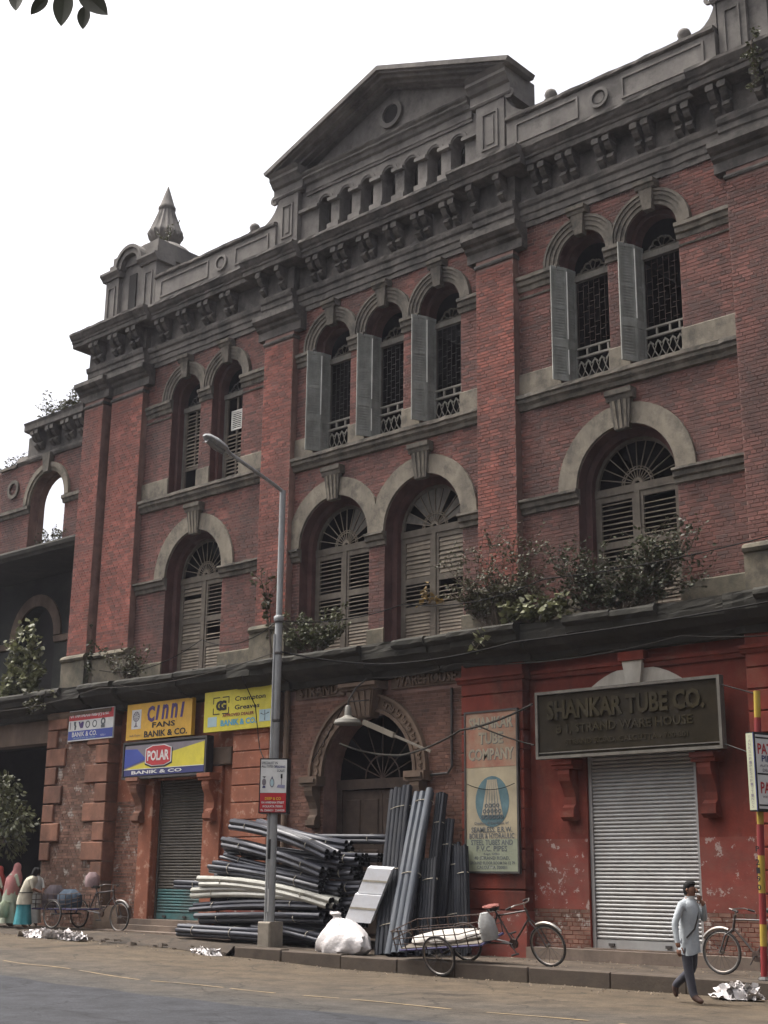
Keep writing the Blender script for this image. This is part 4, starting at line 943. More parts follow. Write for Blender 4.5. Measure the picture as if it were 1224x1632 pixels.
# 2 amber fan sign
y = -.32
S = thing('shop_sign', 'amber yellow fan dealer sign with large black lettering above the blue and yellow sign', 'sign', (-7.2,y,5.08), 'shop signs')
x0, x1, z0, z1 = -8.54, -5.92, 5.09, 6.02; W_ = x1-x0
MB().box(x0,x1,y,y+.12,z0,z1).build('panel', p_org, S)
text('C', x0+1.00, z0+.63, .30, .42, y-.006, p_vio, S, .045)
for k, (q, ww) in enumerate((('1',.16),('n',.27),('n',.27),('1',.16))): text(q, x0+1.27+(.0,.30,.66,.98)[k], z0+.65+.004*k, ww, .38, y-.006, p_vio, S, .03, shear=.15)
text('FANS', x0+1.53, z0+.34, .92, .14, y-.006, p_blk, S, .03); text('BANIK & CO.', x0+1.62, z0+.12, 1.72, .165, y-.006, p_blk, S, .03); text('Auth. Dealer :', x0+.40, z0+.115, .50, .055, y-.006, p_slate, S, 0)
plate(0, x0+.21,x0+.60,z0+.28,z0+.78,y,p_wht,S,'fan_picture')
mb = MB(); archivolt(mb, x0+.40, z0+.60, .115, .135, y-.009, y-.005, a0=0, a1=2*pi, n=20)
for k in range(10):
    a = 2*pi*k/10; mb.py([(x0+.40+.02*cos(a),z0+.60+.02*sin(a)),(x0+.40+.12*cos(a-.18),z0+.60+.12*sin(a-.18)),(x0+.40+.12*cos(a+.1),z0+.60+.12*sin(a+.1))], y-.009, y-.005)
mb.py([(x0+.31,z0+.33),(x0+.49,z0+.33),(x0+.43,z0+.38),(x0+.415,z0+.46),(x0+.385,z0+.46),(x0+.37,z0+.38)], y-.009, y-.005); mb.build('fan_drawing', p_gry, S)
# 3 blue / grey / yellow sign in dark frame
y = -.40
S = thing('shop_sign', 'black framed blue and yellow sign with a red badge, over the left shutter', 'sign', (-7.0,y,4.1), 'shop signs')
x0, x1, z0, z1 = -8.42, -5.28, 4.16, 4.93
MB().box(x0-.08,x1+.08,y+.01,y+.22,z0-.08,z1+.10).build('light_box', p_blk, S); border(x0-.03,x1+.03,z0-.03,z1+.05,y-.015,.05,m_iron,S,'frame',.05)
plate(0,x0,x1,z0,z1,y+.008,p_gry,S,'grey_field',.006)
mb = MB(); mb.py([(x0,z0+.20),(x0,z1-.08),(x0+.5,z1-.10),(x0+.9,z0+.40)], y-.004, y+.001); mb.build('blue_field', p_blue, S)
mb = MB(); mb.py([(x0,z0+.16),(x1,z0+.16),(x1,z1-.03),(x0+1.9,z0+.55)], y-.008, y+.0005); mb.build('yellow_field', p_yel2, S)
plate(0,x0,x1,z0,z0+.15,y+.001,p_navy,S,'navy_band',.006); plate(0,x0,x1,z0+.155,z0+.17,y-.008,p_wht,S,'white_rule',.003)
bp_ = lambda s: [(x0+1.38+s*px_, z0+.47+s*pz_) for px_, pz_ in ((-.52,-.17),(-.25,-.25),(.25,-.25),(.52,-.17),(.52,.19),(.25,.27),(-.25,.27),(-.52,.19))]
MB().py([(a+.01,b-.03) for a, b in bp_(1.04)], y-.012, y-.006).build('badge_shadow', p_blk, S); MB().py(bp_(1.0), y-.016, y-.0125).build('badge_rim', p_wht, S); MB().py(bp_(.93), y-.020, y-.0165).build('badge', p_red, S)
text('POLAR', x0+1.38, z0+.48, .86, .26, y-.023, p_wht, S, .03); text('BANIK & CO', x0+1.32, z0+.08, 2.0, .085, y-.010, p_wht, S, .03)
# 4 lemon sign with square emblem
y = -.36
S = thing('shop_sign', 'lemon yellow dealer sign with square monogram beside the lamp post', 'sign', (-4.1,y,5.1), 'shop signs')
x0, x1, z0, z1 = -5.40, -2.88, 5.10, 6.08
MB().box(x0,x1,y,y+.12,z0,z1).build('panel', p_yel2, S)
ex, ez = x0+.62, z0+.62
text('C', ex-.06, ez, .26, .25, y-.006, p_blk, S, .06); text('G', ex+.07, ez, .27, .25, y-.008, p_blk, S, .06)
mb = MB()
for sx in (-1, 1):
    for sz in (-1, 1):
        mb.box(min(ex+sx*.29,ex+sx*.05), max(ex+sx*.29,ex+sx*.05), y-.006, y-.001, ez+sz*.20-.012, ez+sz*.20+.012); mb.box(ex+sx*.28-.012, ex+sx*.28+.012, y-.006, y-.001, min(ez+sz*.19,ez+sz*.05), max(ez+sz*.19,ez+sz*.05))
mb.build('monogram_bracket', p_blk, S)
text('Crompton', x0+1.66, z0+.73, 1.08, .15, y-.006, p_blk, S, .02); text('Greaves', x0+1.56, z0+.54, .88, .115, y-.006, p_blk, S, .02)
text('APPROVED DEALER', x0+1.25, z0+.37, 1.12, .075, y-.006, p_maroon, S, .03); text('BANIK & CO.', x0+1.27, z0+.19, 1.28, .15, y-.006, p_cyan, S, .04)
plate(0,x0+.15,x0+.48,z0+.12,z0+.36,y,p_pale,S,'appliance_picture'); plate(0,x1-.52,x1-.14,z0+.14,z0+.42,y,p_pale,S,'fan_picture')
mb = MB(); fx, fz = x1-.33, z0+.29
for a in (.35, 2.75, 4.71): mb.py([(fx+.01*cos(a+1.5),fz+.01*sin(a+1.5)),(fx+.15*cos(a-.08),fz+.13*sin(a-.08)),(fx+.15*cos(a+.12),fz+.13*sin(a+.12))], y-.009, y-.005)
mb.box(fx-.008,fx+.008,y-.009,y-.005,fz,fz+.11); mb.build('fan_drawing', p_slate, S)
# 5 big dark board over the right shutter
y = -.42
S = thing('shop_sign', 'wide dark board with raised letters above the grey roller shutter', 'sign', (6.6,y,4.0), 'shop signs')
x0, x1, z0, z1 = 4.70, 8.60, 4.00, 5.19
MB().box(x0,x1,y,y+.10,z0,z1).build('panel', p_olive, S)
border(x0,x1,z0,z1,y-.035,.055,m_wood,S,'frame',.16); mb = MB(); mb.box(x0,x1,y-.02,y,z0+.05,z0+.07); mb.build('lower_bead', m_wood, S)
text('SHANKAR TUBE CO.', (x0+x1)/2-.02, z0+.87, 3.42, .37, y-.002, p_brass, S, .035, .03); text('B 1, STRAND WARE HOUSE', (x0+x1)/2-.05, z0+.49, 2.95, .20, y-.002, p_brass, S, .02, .02); text('STRAND ROAD, CALCUTTA - 700 001', (x0+x1)/2, z0+.24, 2.65, .12, y-.002, p_brass, S, .015, .012)
mb = MB(); mb.tube([(x0+.3,y+.1,z0+.1),(x0+.3,-.01,z0+.3)], .02, 5); mb.tube([(x1-.3,y+.1,z0+.1),(x1-.3,-.01,z0+.3)], .02, 5); mb.tube([(x1,y,z1-.1),(9.3,-.26,4.85)], .012, 5); mb.tube([(x1,y,z0+.05),(9.35,-.3,3.75)], .012, 5); mb.build('stay', m_iron, S)
# 6 tall painted poster board on the red pier
y = -.31
S = thing('painted_board', 'tall faded painted advertisement board on the red pier', 'sign', (3.45,y,1.85))
x0, x1, z0, z1 = 2.80, 4.08, 1.84, 4.97; xm = (x0+x1)/2; W_ = x1-x0
m_poster = mat('faded_poster', (.33,.28,.185), .75, .15, 2, .15, 30, stain=(.20,.19,.15), stain_amt=.6, stain_scale=(1.4,1.4,.8))
m_postred = mat('faded_poster_red', (.27,.115,.075), .75, .25, 3, .15, 30, stain=(.30,.23,.155), stain_amt=.95, stain_scale=(1.8,1.8,1.8))
m_postgrn = mat('faded_poster_green', (.22,.24,.17), .75, .15, 2, .15, 30, stain=(.15,.15,.12), stain_amt=.5)
MB().box(x0,x1,y,y+.04,z0,z1).build('panel', m_poster, S); border(x0,x1,z0,z1,y-.02,.04,m_iron,S,'frame',.07)
plate(0,x0,x1,z1-1.10,z1,y,m_postred,S,'red_field'); plate(0,x0,x1,z0,z0+.62,y,m_postgrn,S,'green_field')
for q, zz, ww in (('SHANKAR',z1-.21,1.12),('TUBE',z1-.52,.62),('COMPANY',z1-.84,1.14)):
    text(q, xm+.012, zz-.012, ww, .235, y-.005, p_slate, S, .03); text(q, xm, zz, ww, .235, y-.009, p_cream, S, .03)
MB().py(ellipse(xm+.02,z1-1.78,.42,.50), y-.004, y-.001).build('blue_disc', p_cyan if False else paint('faded_teal', (.085,.15,.165), .8, .25, .6), S)
mb = MB()
for k in range(6):
    t = (k-2.5)/2.5; mb.py([(xm+.02+t*.10-.018,z1-1.35),(xm+.02+t*.10+.018,z1-1.35),(xm+.02+t*.23+.035,z1-2.05),(xm+.02+t*.23-.035,z1-2.05)], y-.008, y-.005)
mb.build('tube_drawing', p_cream, S)
mb = MB()
for r_, zz in ((4,z1-1.86),(5,z1-1.97),(6,z1-2.08)):
    for k in range(r_): archivolt(mb, xm+.02+(k-(r_-1)/2)*.095, zz, .022, .042, y-.012, y-.0085, a0=0, a1=2*pi, n=10)
mb.build('tube_end_drawing', p_slate, S)
for q, zz, ww, hh, mm in (('Dealers & Stockists of',z0+.93,.85,.05,p_slate),('SEAMLESS. E.R.W.',z0+.80,1.02,.105,p_slate),('BOILER & HYDRAULIC',z0+.68,1.12,.105,p_slate),('STEEL TUBES AND',z0+.555,1.04,.105,p_slate),('P.V.C. PIPES',z0+.435,.76,.105,p_slate),('Regd. Office',z0+.33,.40,.05,p_slate),('40 STRAND ROAD,',z0+.25,.88,.075,p_slate),('GROUND FLOOR ROOM No 12 79',z0+.16,1.12,.06,p_slate),('CALCUTTA 700001',z0+.075,.74,.065,p_slate)):
    text(q, xm, zz, ww, hh, y-.007, mm, S, .015)
# carved name over the door: letters belong to the building
text('STRAND', -1.72, 5.86, 1.25, .24, -.051, m_plas, B, .02, .05, name='carved_letter'); text('WAREHOUSE', 1.50, 5.86, 1.75, .24, -.051, m_plas, B, .02, .05, name='carved_letter')
# ================================================================== LAMP POST, WIRES, DOOR LAMP
m_conc = mat('grey_pole_paint', (.30,.31,.31), .6, .15, 4, .2, 40, stain=(.13,.12,.11), stain_amt=.6, stain_scale=(4,4,.6))
m_block = mat('rough_concrete', (.20,.175,.14), .93, .25, 4, .6, 18, stain=(.10,.085,.07), stain_amt=.5)
PX, PY = -.95, -2.12
pz = pv(PX)
L = thing('street_lamp', 'tall grey steel street lamp leaning over the road before the pipe stacks', 'street lamp', (PX,PY,pz))
MB().bevbox(PX-.19,PX+.19,PY-.19,PY+.19,pz-.1,pz+.50,.03).build('base_block', m_block, L)
def pole_at(z): return (PX + .02*(z-.3)/10, PY - .05*(z-.3)/10)
PTOP = 10.06
mb = MB(); mb.tube([(*pole_at(z), z) for z in (pz+.4, 4.0)], .095, 10); mb.tube([(*pole_at(z), z) for z in (3.95, 7.2)], .082, 10); mb.tube([(*pole_at(z), z) for z in (7.15, PTOP)], .068, 10); mb.build('pole', m_conc, L, True)
tx, ty = pole_at(PTOP)
AE = (tx-.02, ty-1.68, PTOP+.52)
mb = MB(); mb.tube([(tx,ty+.03,PTOP-.03),(tx,ty-.25,PTOP+.08),AE], .042, 8); mb.build('arm', m_conc, L, True)
mb = MB()
dv = (Vector(AE)-Vector((tx,ty-.25,PTOP+.08))).normalized(); e0 = Vector(AE)
rings = []
side = Vector((1,0,0)); up_ = side.cross(dv) * -1
if up_.z < 0: up_ = -up_
n = 12; prof = [(-.12,.04,.04),(0,.07,.06),(.12,.14,.10),(.38,.16,.12),(.62,.13,.09),(.72,.05,.04)]
vs = []
for t, a, b in prof:
    c = e0 + dv*t*.95
    for k in range(n):
        q = 2*pi*k/n; zz = sin(q)*b; vs.append(c + side*(cos(q)*a) + up_*(zz if zz > 0 else zz*.55))
m6 = len(prof); fs = [(i*n+k, i*n+(k+1)%n, (i+1)*n+(k+1)%n, (i+1)*n+k) for i in range(m6-1) for k in range(n)] + [tuple(range(n)), tuple(range((m6-1)*n, m6*n))]
MB().add(vs, fs).build('lamp_head', m_conc, L, True)
mb = MB(); c0, c1 = e0+dv*.1-up_*.055, e0+dv*.58-up_*.05
mb.tube([c0, (c0+c1)/2-up_*.03, c1], .07, 10); mb.build('lamp_lens', paint('lamp_glass', (.16,.16,.15), .3), L, True)
for z in (7.15, 3.95): MB().lathe([(.10,0),(.115,.03),(.115,.09),(.09,.12)], (*pole_at(z), z-.06), 12).build('collar', m_conc, L, True)
for z in (6.35, 7.05, 4.9): MB().lathe([(.092,0),(.10,.01),(.10,.05),(.092,.06)], (*pole_at(z), z), 10).build('strap', m_iron, L)
mb = MB(); mb.tube([(PX-.02,PY-.13,pz+.45),(PX-.02,PY-.12,6.8)], .022, 6); mb.build('cable_conduit', m_conc, L, True)
mb = MB(); mb.box(PX-.045,PX+.045,PY-.105,PY-.095,2.05,2.45); mb.build('sticker', p_blk, L); mb = MB(); mb.box(PX-.04,PX+.04,PY-.106,PY-.094,1.0,1.45); mb.build('sticker', p_wht, L)
# board strapped to the pole, turned to the road
A0 = radians(38); S = thing('pole_sign', 'white and red notice board strapped to the street lamp', 'sign', (PX,PY,2.9))
def bl(u, v, z): return (PX + u*cos(A0) - v*sin(A0)*-1 if False else PX + u*cos(A0) + v*sin(A0), PY + u*sin(A0) - v*cos(A0), z)
def bbox(u0, u1, v0, v1, z0, z1): return MB().add([bl(u0,v0,z0),bl(u1,v0,z0),bl(u1,v1,z0),bl(u0,v1,z0),bl(u0,v0,z1),bl(u1,v0,z1),bl(u1,v1,z1),bl(u0,v1,z1)], [(0,3,2,1),(4,5,6,7),(0,1,5,4),(1,2,6,5),(2,3,7,6),(3,0,4,7)])
zb, zt = 2.98, 4.12
bbox(-.30,.30,-.28,.15,zb,zt).build('box', p_blk, S)
bbox(-.275,.275,.1502,.157,zb+.42,zt-.03).build('white_panel', p_wht, S); bbox(-.275,.275,.1502,.157,zb+.02,zb+.415).build('red_panel', p_deepred, S)
def btext(s, u, z, w_, h_, m, bold=.02):
    o = put('lettering', text_mesh(s, w_, h_, m, bold), S); o.location = Vector(bl(u,.162,z)) - Vector((PX,PY,2.9)) + Vector((PX,PY,2.9)); o.rotation_euler = (0,0,A0)
btext('SPECIALIST IN', -.09, zt-.10, .34, .055, p_slate); btext('ALL TYPES OF', -.10, zt-.17, .32, .05, p_slate); btext('WEIGHING', .13, zt-.18, .22, .05, p_navy); btext('SCALES', .15, zt-.26, .16, .05, p_slate)
btext('DEEP & CO', 0, zb+.30, .34, .06, p_fyel, .03); btext('10A ARMENIAN STREET', 0, zb+.22, .48, .045, p_wht); btext('KOLKATA 700001', 0, zb+.14, .42, .045, p_wht); btext('Ph. 22686031  22684230', 0, zb+.06, .50, .045, p_wht)
def bpoly(pts, v0, v1, nm, m):
    n = len(pts); MB().add([bl(u,v1,z) for u,z in pts]+[bl(u,v0,z) for u,z in pts], [tuple(range(n)), tuple(range(2*n-1,n-1,-1))]+[(i,(i+1)%n,n+(i+1)%n,n+i) for i in range(n)]).build(nm, m, S)
zc = zb+.62
bpoly([(-.20+.045*cos(2*pi*k/14), zc+.02+.075*sin(2*pi*k/14)) for k in range(14)], .1575, .161, 'scale_drawing', p_gry); bpoly([(-.235,zc-.10),(-.165,zc-.10),(-.175,zc-.06),(-.225,zc-.06)], .1575, .161, 'scale_drawing', p_navy); bpoly([(-.24,zc+.14),(-.16,zc+.14),(-.195,zc+.10)], .1575, .161, 'scale_drawing', p_slate)
bpoly([(-.03+.05*cos(2*pi*k/14), zc+.01+.10*sin(2*pi*k/14)) for k in range(14)], .1575, .161, 'scale_drawing', p_gry); bpoly([(-.03+.035*cos(2*pi*k/14), zc+.01+.075*sin(2*pi*k/14)) for k in range(14)], .1615, .164, 'scale_drawing', p_pale); bpoly([(-.05,zc+.10),(-.01,zc+.10),(-.03,zc+.15)], .1575, .161, 'scale_drawing', p_navy)
bpoly([(.15,zc+.10),(.19,zc+.10),(.19,zc+.19),(.15,zc+.19)], .1575, .161, 'scale_drawing', p_blk); bpoly([(.162,zc-.04),(.178,zc-.04),(.178,zc+.10),(.162,zc+.10)], .1575, .161, 'scale_drawing', p_gry); bpoly([(.07,zc-.09),(.24,zc-.11),(.25,zc-.04),(.10,zc-.03)], .1575, .161, 'scale_drawing', paint('sign_lilac', (.25,.25,.36)))
# enamel bowl lamp on a bracket and a strip light by the doorway
L = thing('bowl_lamp', 'grey enamel bowl lamp on a bent bracket beside the doorway keystone', 'lamp', (-.95,-.9,5.05))
lx, ly, lz = -.22, -.66, 4.93
MB().lathe([(.30,0),(.31,.03),(.28,.10),(.12,.16),(.08,.20),(.07,.38),(.04,.42)], (lx,ly,lz), 20).build('shade', paint('enamel', (.17,.16,.135)), L, True)
mb = MB(); mb.tube([(lx,ly,lz+.40),(lx,ly,lz+.52),(lx+.15,ly+.08,lz+.80),(lx+.36,-.46,lz+1.0)], .018, 6); mb.tube([(lx,ly,lz+.5),(lx+.3,-.30,lz+.55)], .014, 5); mb.build('bracket', m_iron, L)
L = thing('strip_light', 'pale tube light batten hung askew across the doorway arch', 'lamp', (.3,-.3,4.7))
a, b = Vector((-.10,-.28,5.01)), Vector((1.80,-.24,4.27)); d = (b-a).normalized(); u = Vector((0,-1,0)); v = d.cross(u).normalized()
def bar(p, q, h, t):
    mb = MB(); vs = []
    for c in (p, q):
        for s1, s2 in ((-1,-1),(1,-1),(1,1),(-1,1)): vs.append(c + v*h*s1 + u*t*s2)
    return mb.add(vs, [(0,1,2,3),(7,6,5,4),(0,4,5,1),(1,5,6,2),(2,6,7,3),(3,7,4,0)])
bar(a, a+d*.95, .055, .04).build('batten', paint('batten_cream', (.24,.21,.165)), L); bar(a+d*.95, b, .025, .02).build('stay', paint('batten_cream2', (.20,.175,.14)), L)
# overhead wires
m_wire = mat('black_cable', (.018,.017,.016), .95, .2, 8, 0, spec=.05); m_wire2 = mat('grey_cable', (.045,.041,.036), .95, .2, 8, 0, spec=.05)
def wire(pts, r, label, m, sag=.25, n=10):
    P = []
    for p, q in zip(pts, pts[1:]):
        p, q = Vector(p), Vector(q)
        for i in range(n): t = i/n; P.append(p.lerp(q, t) - Vector((0,0,sag*4*t*(1-t)*min(1,(q-p).length/5))))
    P.append(Vector(pts[-1]))
    o = MB().tube(P, r, 5).build('cable', m, smooth=True); return tag(o, label, 'cable', 'cables slung across the facade')
px6, py6 = pole_at(6.4)
wire([(-16,-.95,6.3),(-9,-.93,6.45),(px6-.05,py6,6.42)], .011, 'thin grey wire running along the ledge left of the street lamp', m_wire2, .2)
wire([(px6+.05,py6,6.42),(1.0,-.95,6.1),(4.5,-.95,6.2),(14,-.98,6.6)], .02, 'dark cable running along the ledge right of the street lamp', m_wire, .12)
wire([(px6+.05,py6,7.1),(1.6,-.9,7.35),(5.2,-.85,7.4),(14,-.9,8.1)], .013, 'thin dark wire crossing in front of first-floor louvres and plants', m_wire, .3)
wire([(px6-.05,py6,7.1),(-5.0,-.9,7.3),(-9.5,-.6,7.0)], .011, 'thin wire from lamp post across the left first-floor window', m_wire, .35)
wire([(.35,-.48,5.93),(2.7,-.55,6.0),(8.0,-.55,6.0),(12,-.5,5.9)], .012, 'pale wire from the doorway keystone to the right shop', m_wire2, .18)
wire([(-.6,-.5,4.55),(1.2,-.5,4.2),(2.85,-.55,4.62),(4.62,-.5,5.02)], .024, 'thick pale cable sagging from doorway to dark shop board', m_wire2, .2)
wire([(3.15,-.42,4.72),(4.65,-.5,4.22)], .016, 'short grey cable crossing the tall painted board', m_wire2, .1)
wire([(-.7,-.3,5.4),(-1.9,-.1,4.2)], .012, 'dark wire dropping along the left of the doorway arch', m_wire, .05)
wire([(2.86,-.36,3.55),(4.05,-.36,3.52)], .008, 'thin string looped across the blue disc of the painted board', m_wire, .5)
wire([(-8.3,-.95,6.5),(-5.9,-.34,6.0)], .008, 'loose thin wire hanging from ledge to the amber sign', m_wire2, .1)
wire([(-3.6,-.8,6.3),(-3.4,-.5,5.6),(-3.1,-.6,4.6),(-1.3,-2.05,4.05)], .012, 'dark wire dangling in front of the lemon yellow sign', m_wire, .05)
# ================================================================== PIPE STOCK
m_pvc = mat('dark_pvc', (.026,.028,.038), .36, .15, 3, .05, 40, stain=(.09,.085,.08), stain_amt=.35, stain_scale=(.8,3,3), spec=.4, objrand=.25)
m_pvcl = mat('pale_pvc', (.36,.355,.31), .38, .15, 3, .05, 40, stain=(.14,.13,.12), stain_amt=.5, stain_scale=(.8,3,3), spec=.5, objrand=.2)
m_pvcg = mat('grey_pvc', (.070,.079,.092), .45, .12, 3, .05, 40, stain=(.11,.11,.11), stain_amt=.4, stain_scale=(3,3,.8), spec=.25, objrand=.15)
m_bore = mat('pipe_bore_shade', (.012,.012,.013), .9, .1, 3, 0)  # black lining and plug paint the shade inside the pipe ends
m_tie = mat('jute_tie', (.33,.30,.24), .9, .2, 9, 0)
def pipe(pts, r, m, parent, n=9):
    o = MB().tube(pts, r, n, caps=False).build('pipe', m, parent, smooth=True, fix=False)
    for a, b in ((0,1),(-1,-2)):
        mb = MB()
        p = Vector(pts[a]); d = (Vector(pts[a])-Vector(pts[b])).normalized()
        mb.tube([p-d*.0, p-d*.10], r*.84, n, caps=False); mb.tube([p-d*.10, p-d*.11], r*.84, n)
        u = d.cross(Vector((0,0,1)));  u = u.normalized() if u.length > .05 else Vector((1,0,0)); v = d.cross(u)
        vs = [p + rr*(cos(2*pi*k/n)*u + sin(2*pi*k/n)*v) for rr in (r, r*.84) for k in range(n)]
        mb.add(vs, [(k,(k+1)%n,n+(k+1)%n,n+k) for k in range(n)])
        if parent.name == 'pipe_bundle' or (a == -1) != (abs(d.z) < .7) or True: mb.build('bore_shade', m_bore, o, fix=False)
def bundle(label, p0, p1, lay, r, m, bend=.08, up=(0,0,1), jit=.06, ties=(.18,.8), group='bundles of pipe in the horizontal stack', axis2=(0,1,0)):
    p0, p1 = Vector(p0), Vector(p1); d = (p1-p0).normalized(); A = Vector(axis2); A = (A-d*A.dot(d)).normalized(); U = d.cross(A)
    if U.dot(Vector(up)) < 0: U = -U
    Bn = thing('pipe_bundle', label, 'pipe bundle', tuple(p0), group)
    offs = []
    for row, nn in enumerate(lay):
        for k in range(nn): offs.append(((k-(nn-1)/2)*2.02*r + (0), (row-(len(lay)-1)/2)*1.78*r))
    for a, b in offs:
        j0, j1 = random.uniform(-jit,jit), random.uniform(-jit,jit); pts = []
        for i in range(7):
            t = i/6; s = 1 - .06*sin(pi*t)
            pts.append(p0 + d*(j0*(1-t)) + d*(j1*t) + (p1-p0)*t + A*a*s + U*b*s - Vector(up)*bend*4*t*(1-t) + A*random.uniform(-.004,.004))
        pipe(pts, r, m, Bn)
    ra = max(abs(a) for a, b in offs)+r*1.04; rb = max(abs(b) for a, b in offs)+r*1.04
    for t in ties:
        c = p0+(p1-p0)*t - Vector(up)*bend*4*t*(1-t)
        MB().tube([c + A*ra*cos(2*pi*k/16) + U*rb*sin(2*pi*k/16) for k in range(17)], .010, 5).build('tie', m_tie, Bn)
    return Bn
Y = -1.42
bundle('topmost dark pipe bundle on the stack, slanting down from the orange pier', (-2.97,Y,2.83), (.12,Y,2.14), (3,3), .066, m_pvc, -.10)
bundle('dark pipe bundle at the back of the stack top, before the doorway', (-2.75,-.85,2.84), (.15,-.95,2.33), (2,2), .066, m_pvc, .05)
bundle('second slanting dark pipe bundle from the stack top', (-3.15,Y,2.43), (.0,Y,1.78), (3,3), .066, m_pvc, -.06)
bundle('small thin pipe bundle wedged below second slanting bundle of the stack', (-3.25,Y,2.14), (-.05,Y,1.68), (3,2), .036, m_pvc, .03)
bundle('third dark pipe bundle from the stack top, just above the pale ones', (-3.53,Y,1.90), (-.12,Y,1.50), (3,4,3), .052, m_pvc, -.05)
bundle('upper of the pale pipe bundles in the middle of the stack', (-3.86,Y-.03,1.58), (.22,Y-.03,1.18), (3,3), .064, m_pvcl, -.12)
bundle('short dark pipe bundle sticking out left from the middle of the stack', (-5.00,-1.30,1.50), (-1.2,-1.25,1.46), (2,2), .056, m_pvc, 0)
bundle('lower of the pale pipe bundles in the middle of the stack', (-4.12,Y,1.32), (-.35,Y,1.30), (3,3), .064, m_pvcl, -.06)
bundle('dark drooping pipe bundle just under the lower pale bundle', (-4.10,Y,1.01), (-.10,Y,1.14), (4,3), .054, m_pvc, -.05)
bundle('dark pipe bundle second from the bottom of the stack', (-3.87,Y,.78), (.02,Y,.88), (3,4), .062, m_pvc, -.02)
bundle('dark pipe bundle slanting down behind the lamp post base', (-2.1,Y+.05,.70), (.10,Y-.1,.48), (4,3), .050, m_pvc, -.02)
bundle('thick dark pipe bundle lying at the bottom left of the stack', (-4.38,Y-.12,.52), (-1.4,Y-.12,.50), (4,5,4), .050, m_pvc, 0, ties=(.18,.6))
for k, (x0, z0, x1, z1) in enumerate(((-2.9,2.2,.62,2.05),(-3.0,1.85,.50,1.78),(-3.1,1.45,.72,1.50),(-3.2,1.1,.55,1.18),(-3.0,.75,.60,.84),(-3.2,.45,.4,.46))):
    bundle('%s of six dark pipe bundles in the rear row of the stack' % ('topmost','second from top','third from top','third from bottom','second from bottom','lowest')[k], (x0,-.98,z0), (x1,-1.02,z1), (4,5,4), .050, m_pvc, 0, ties=(.9,))
for k, (x0, z0, x1, z1) in enumerate(((-3.3,2.30,.25,1.98),(-3.6,1.72,.28,1.45),(-3.7,1.18,.30,1.05),(-3.6,.62,.28,.66))):
    bundle('%s of four dark pipe bundles packed between front and rear rows' % ('topmost','upper middle','lower middle','lowest')[k], (x0,-1.2,z0), (x1,-1.22,z1), (3,4,3), .050, m_pvc, -.03, ties=(.15,))
bundle('straight dark pipe bundle topmost of those lying behind, before the door', (-1.6,-.62,2.52), (1.02,-.62,2.47), (3,3), .054, m_pvc, 0)
bundle('straight dark pipe bundle lower of those lying behind, before the door', (-1.6,-.62,2.10), (.82,-.62,2.10), (3,4), .050, m_pvc, 0)
m_pvcv = mat('dusty_black_pvc', (.020,.022,.027), .6, .15, 3, .05, 40, stain=(.05,.048,.045), stain_amt=.4, stain_scale=(3,3,.8), spec=.15, objrand=.25)
GV = 'pipes leaning upright against the wall'
bundle('tall dark pipe bundle leaning upright left of the grey pipes', (2.02,-1.80,.27), (1.28,-.55,3.50), (5,4), .055, m_pvcv, .03, up=(0,1,0), axis2=(1,0,0), jit=.03, ties=(.16,.48,.87), group=GV)
bundle('tall black pipe bundle standing behind the three grey pipes', (2.28,-1.45,.27), (1.62,-.36,3.36), (6,4), .045, m_pvcv, .02, up=(0,1,0), axis2=(1,0,0), jit=.03, ties=(.85,), group=GV)
bundle('mid-height black pipe bundle filling the gap right of the grey pipes', (2.66,-1.10,.27), (2.34,-.36,2.85), (5,4), .040, m_pvcv, .0, up=(0,1,0), axis2=(1,0,0), jit=.04, ties=(.8,), group=GV)
bundle('three thick pale grey pipes leaning upright together', (2.40,-1.95,.27), (1.86,-.48,3.40), (3,2), .078, m_pvcg, .02, up=(0,1,0), axis2=(1,0,0), jit=.03, ties=(.12,.47,.93), group=GV)
bundle('thin dark pipe bundle leaning upright right of the grey pipes', (2.55,-1.35,.27), (2.20,-.35,3.40), (3,3), .040, m_pvcv, .0, up=(0,1,0), axis2=(1,0,0), jit=.04, ties=(.8,), group=GV)
bundle('short upright dark pipe bundle standing in front of thin ones', (2.75,-1.55,.27), (2.42,-.98,2.05), (5,4), .038, m_pvcv, .0, up=(0,1,0), axis2=(1,0,0), jit=.03, ties=(.78,), group=GV)
bundle('short black pipe bundle standing upright beside the red pier', (2.95,-.95,.27), (2.52,-.42,2.36), (6,5), .036, m_pvcv, .0, up=(0,1,0), axis2=(1,0,0), jit=.03, ties=(.8,.35), group=GV)
bundle('blackest short pipe bundle in the corner beside the painted board', (3.20,-.90,.27), (2.78,-.45,2.30), (4,4), .036, m_pvcv, .0, up=(0,1,0), axis2=(1,0,0), jit=.04, ties=(.75,), group=GV)

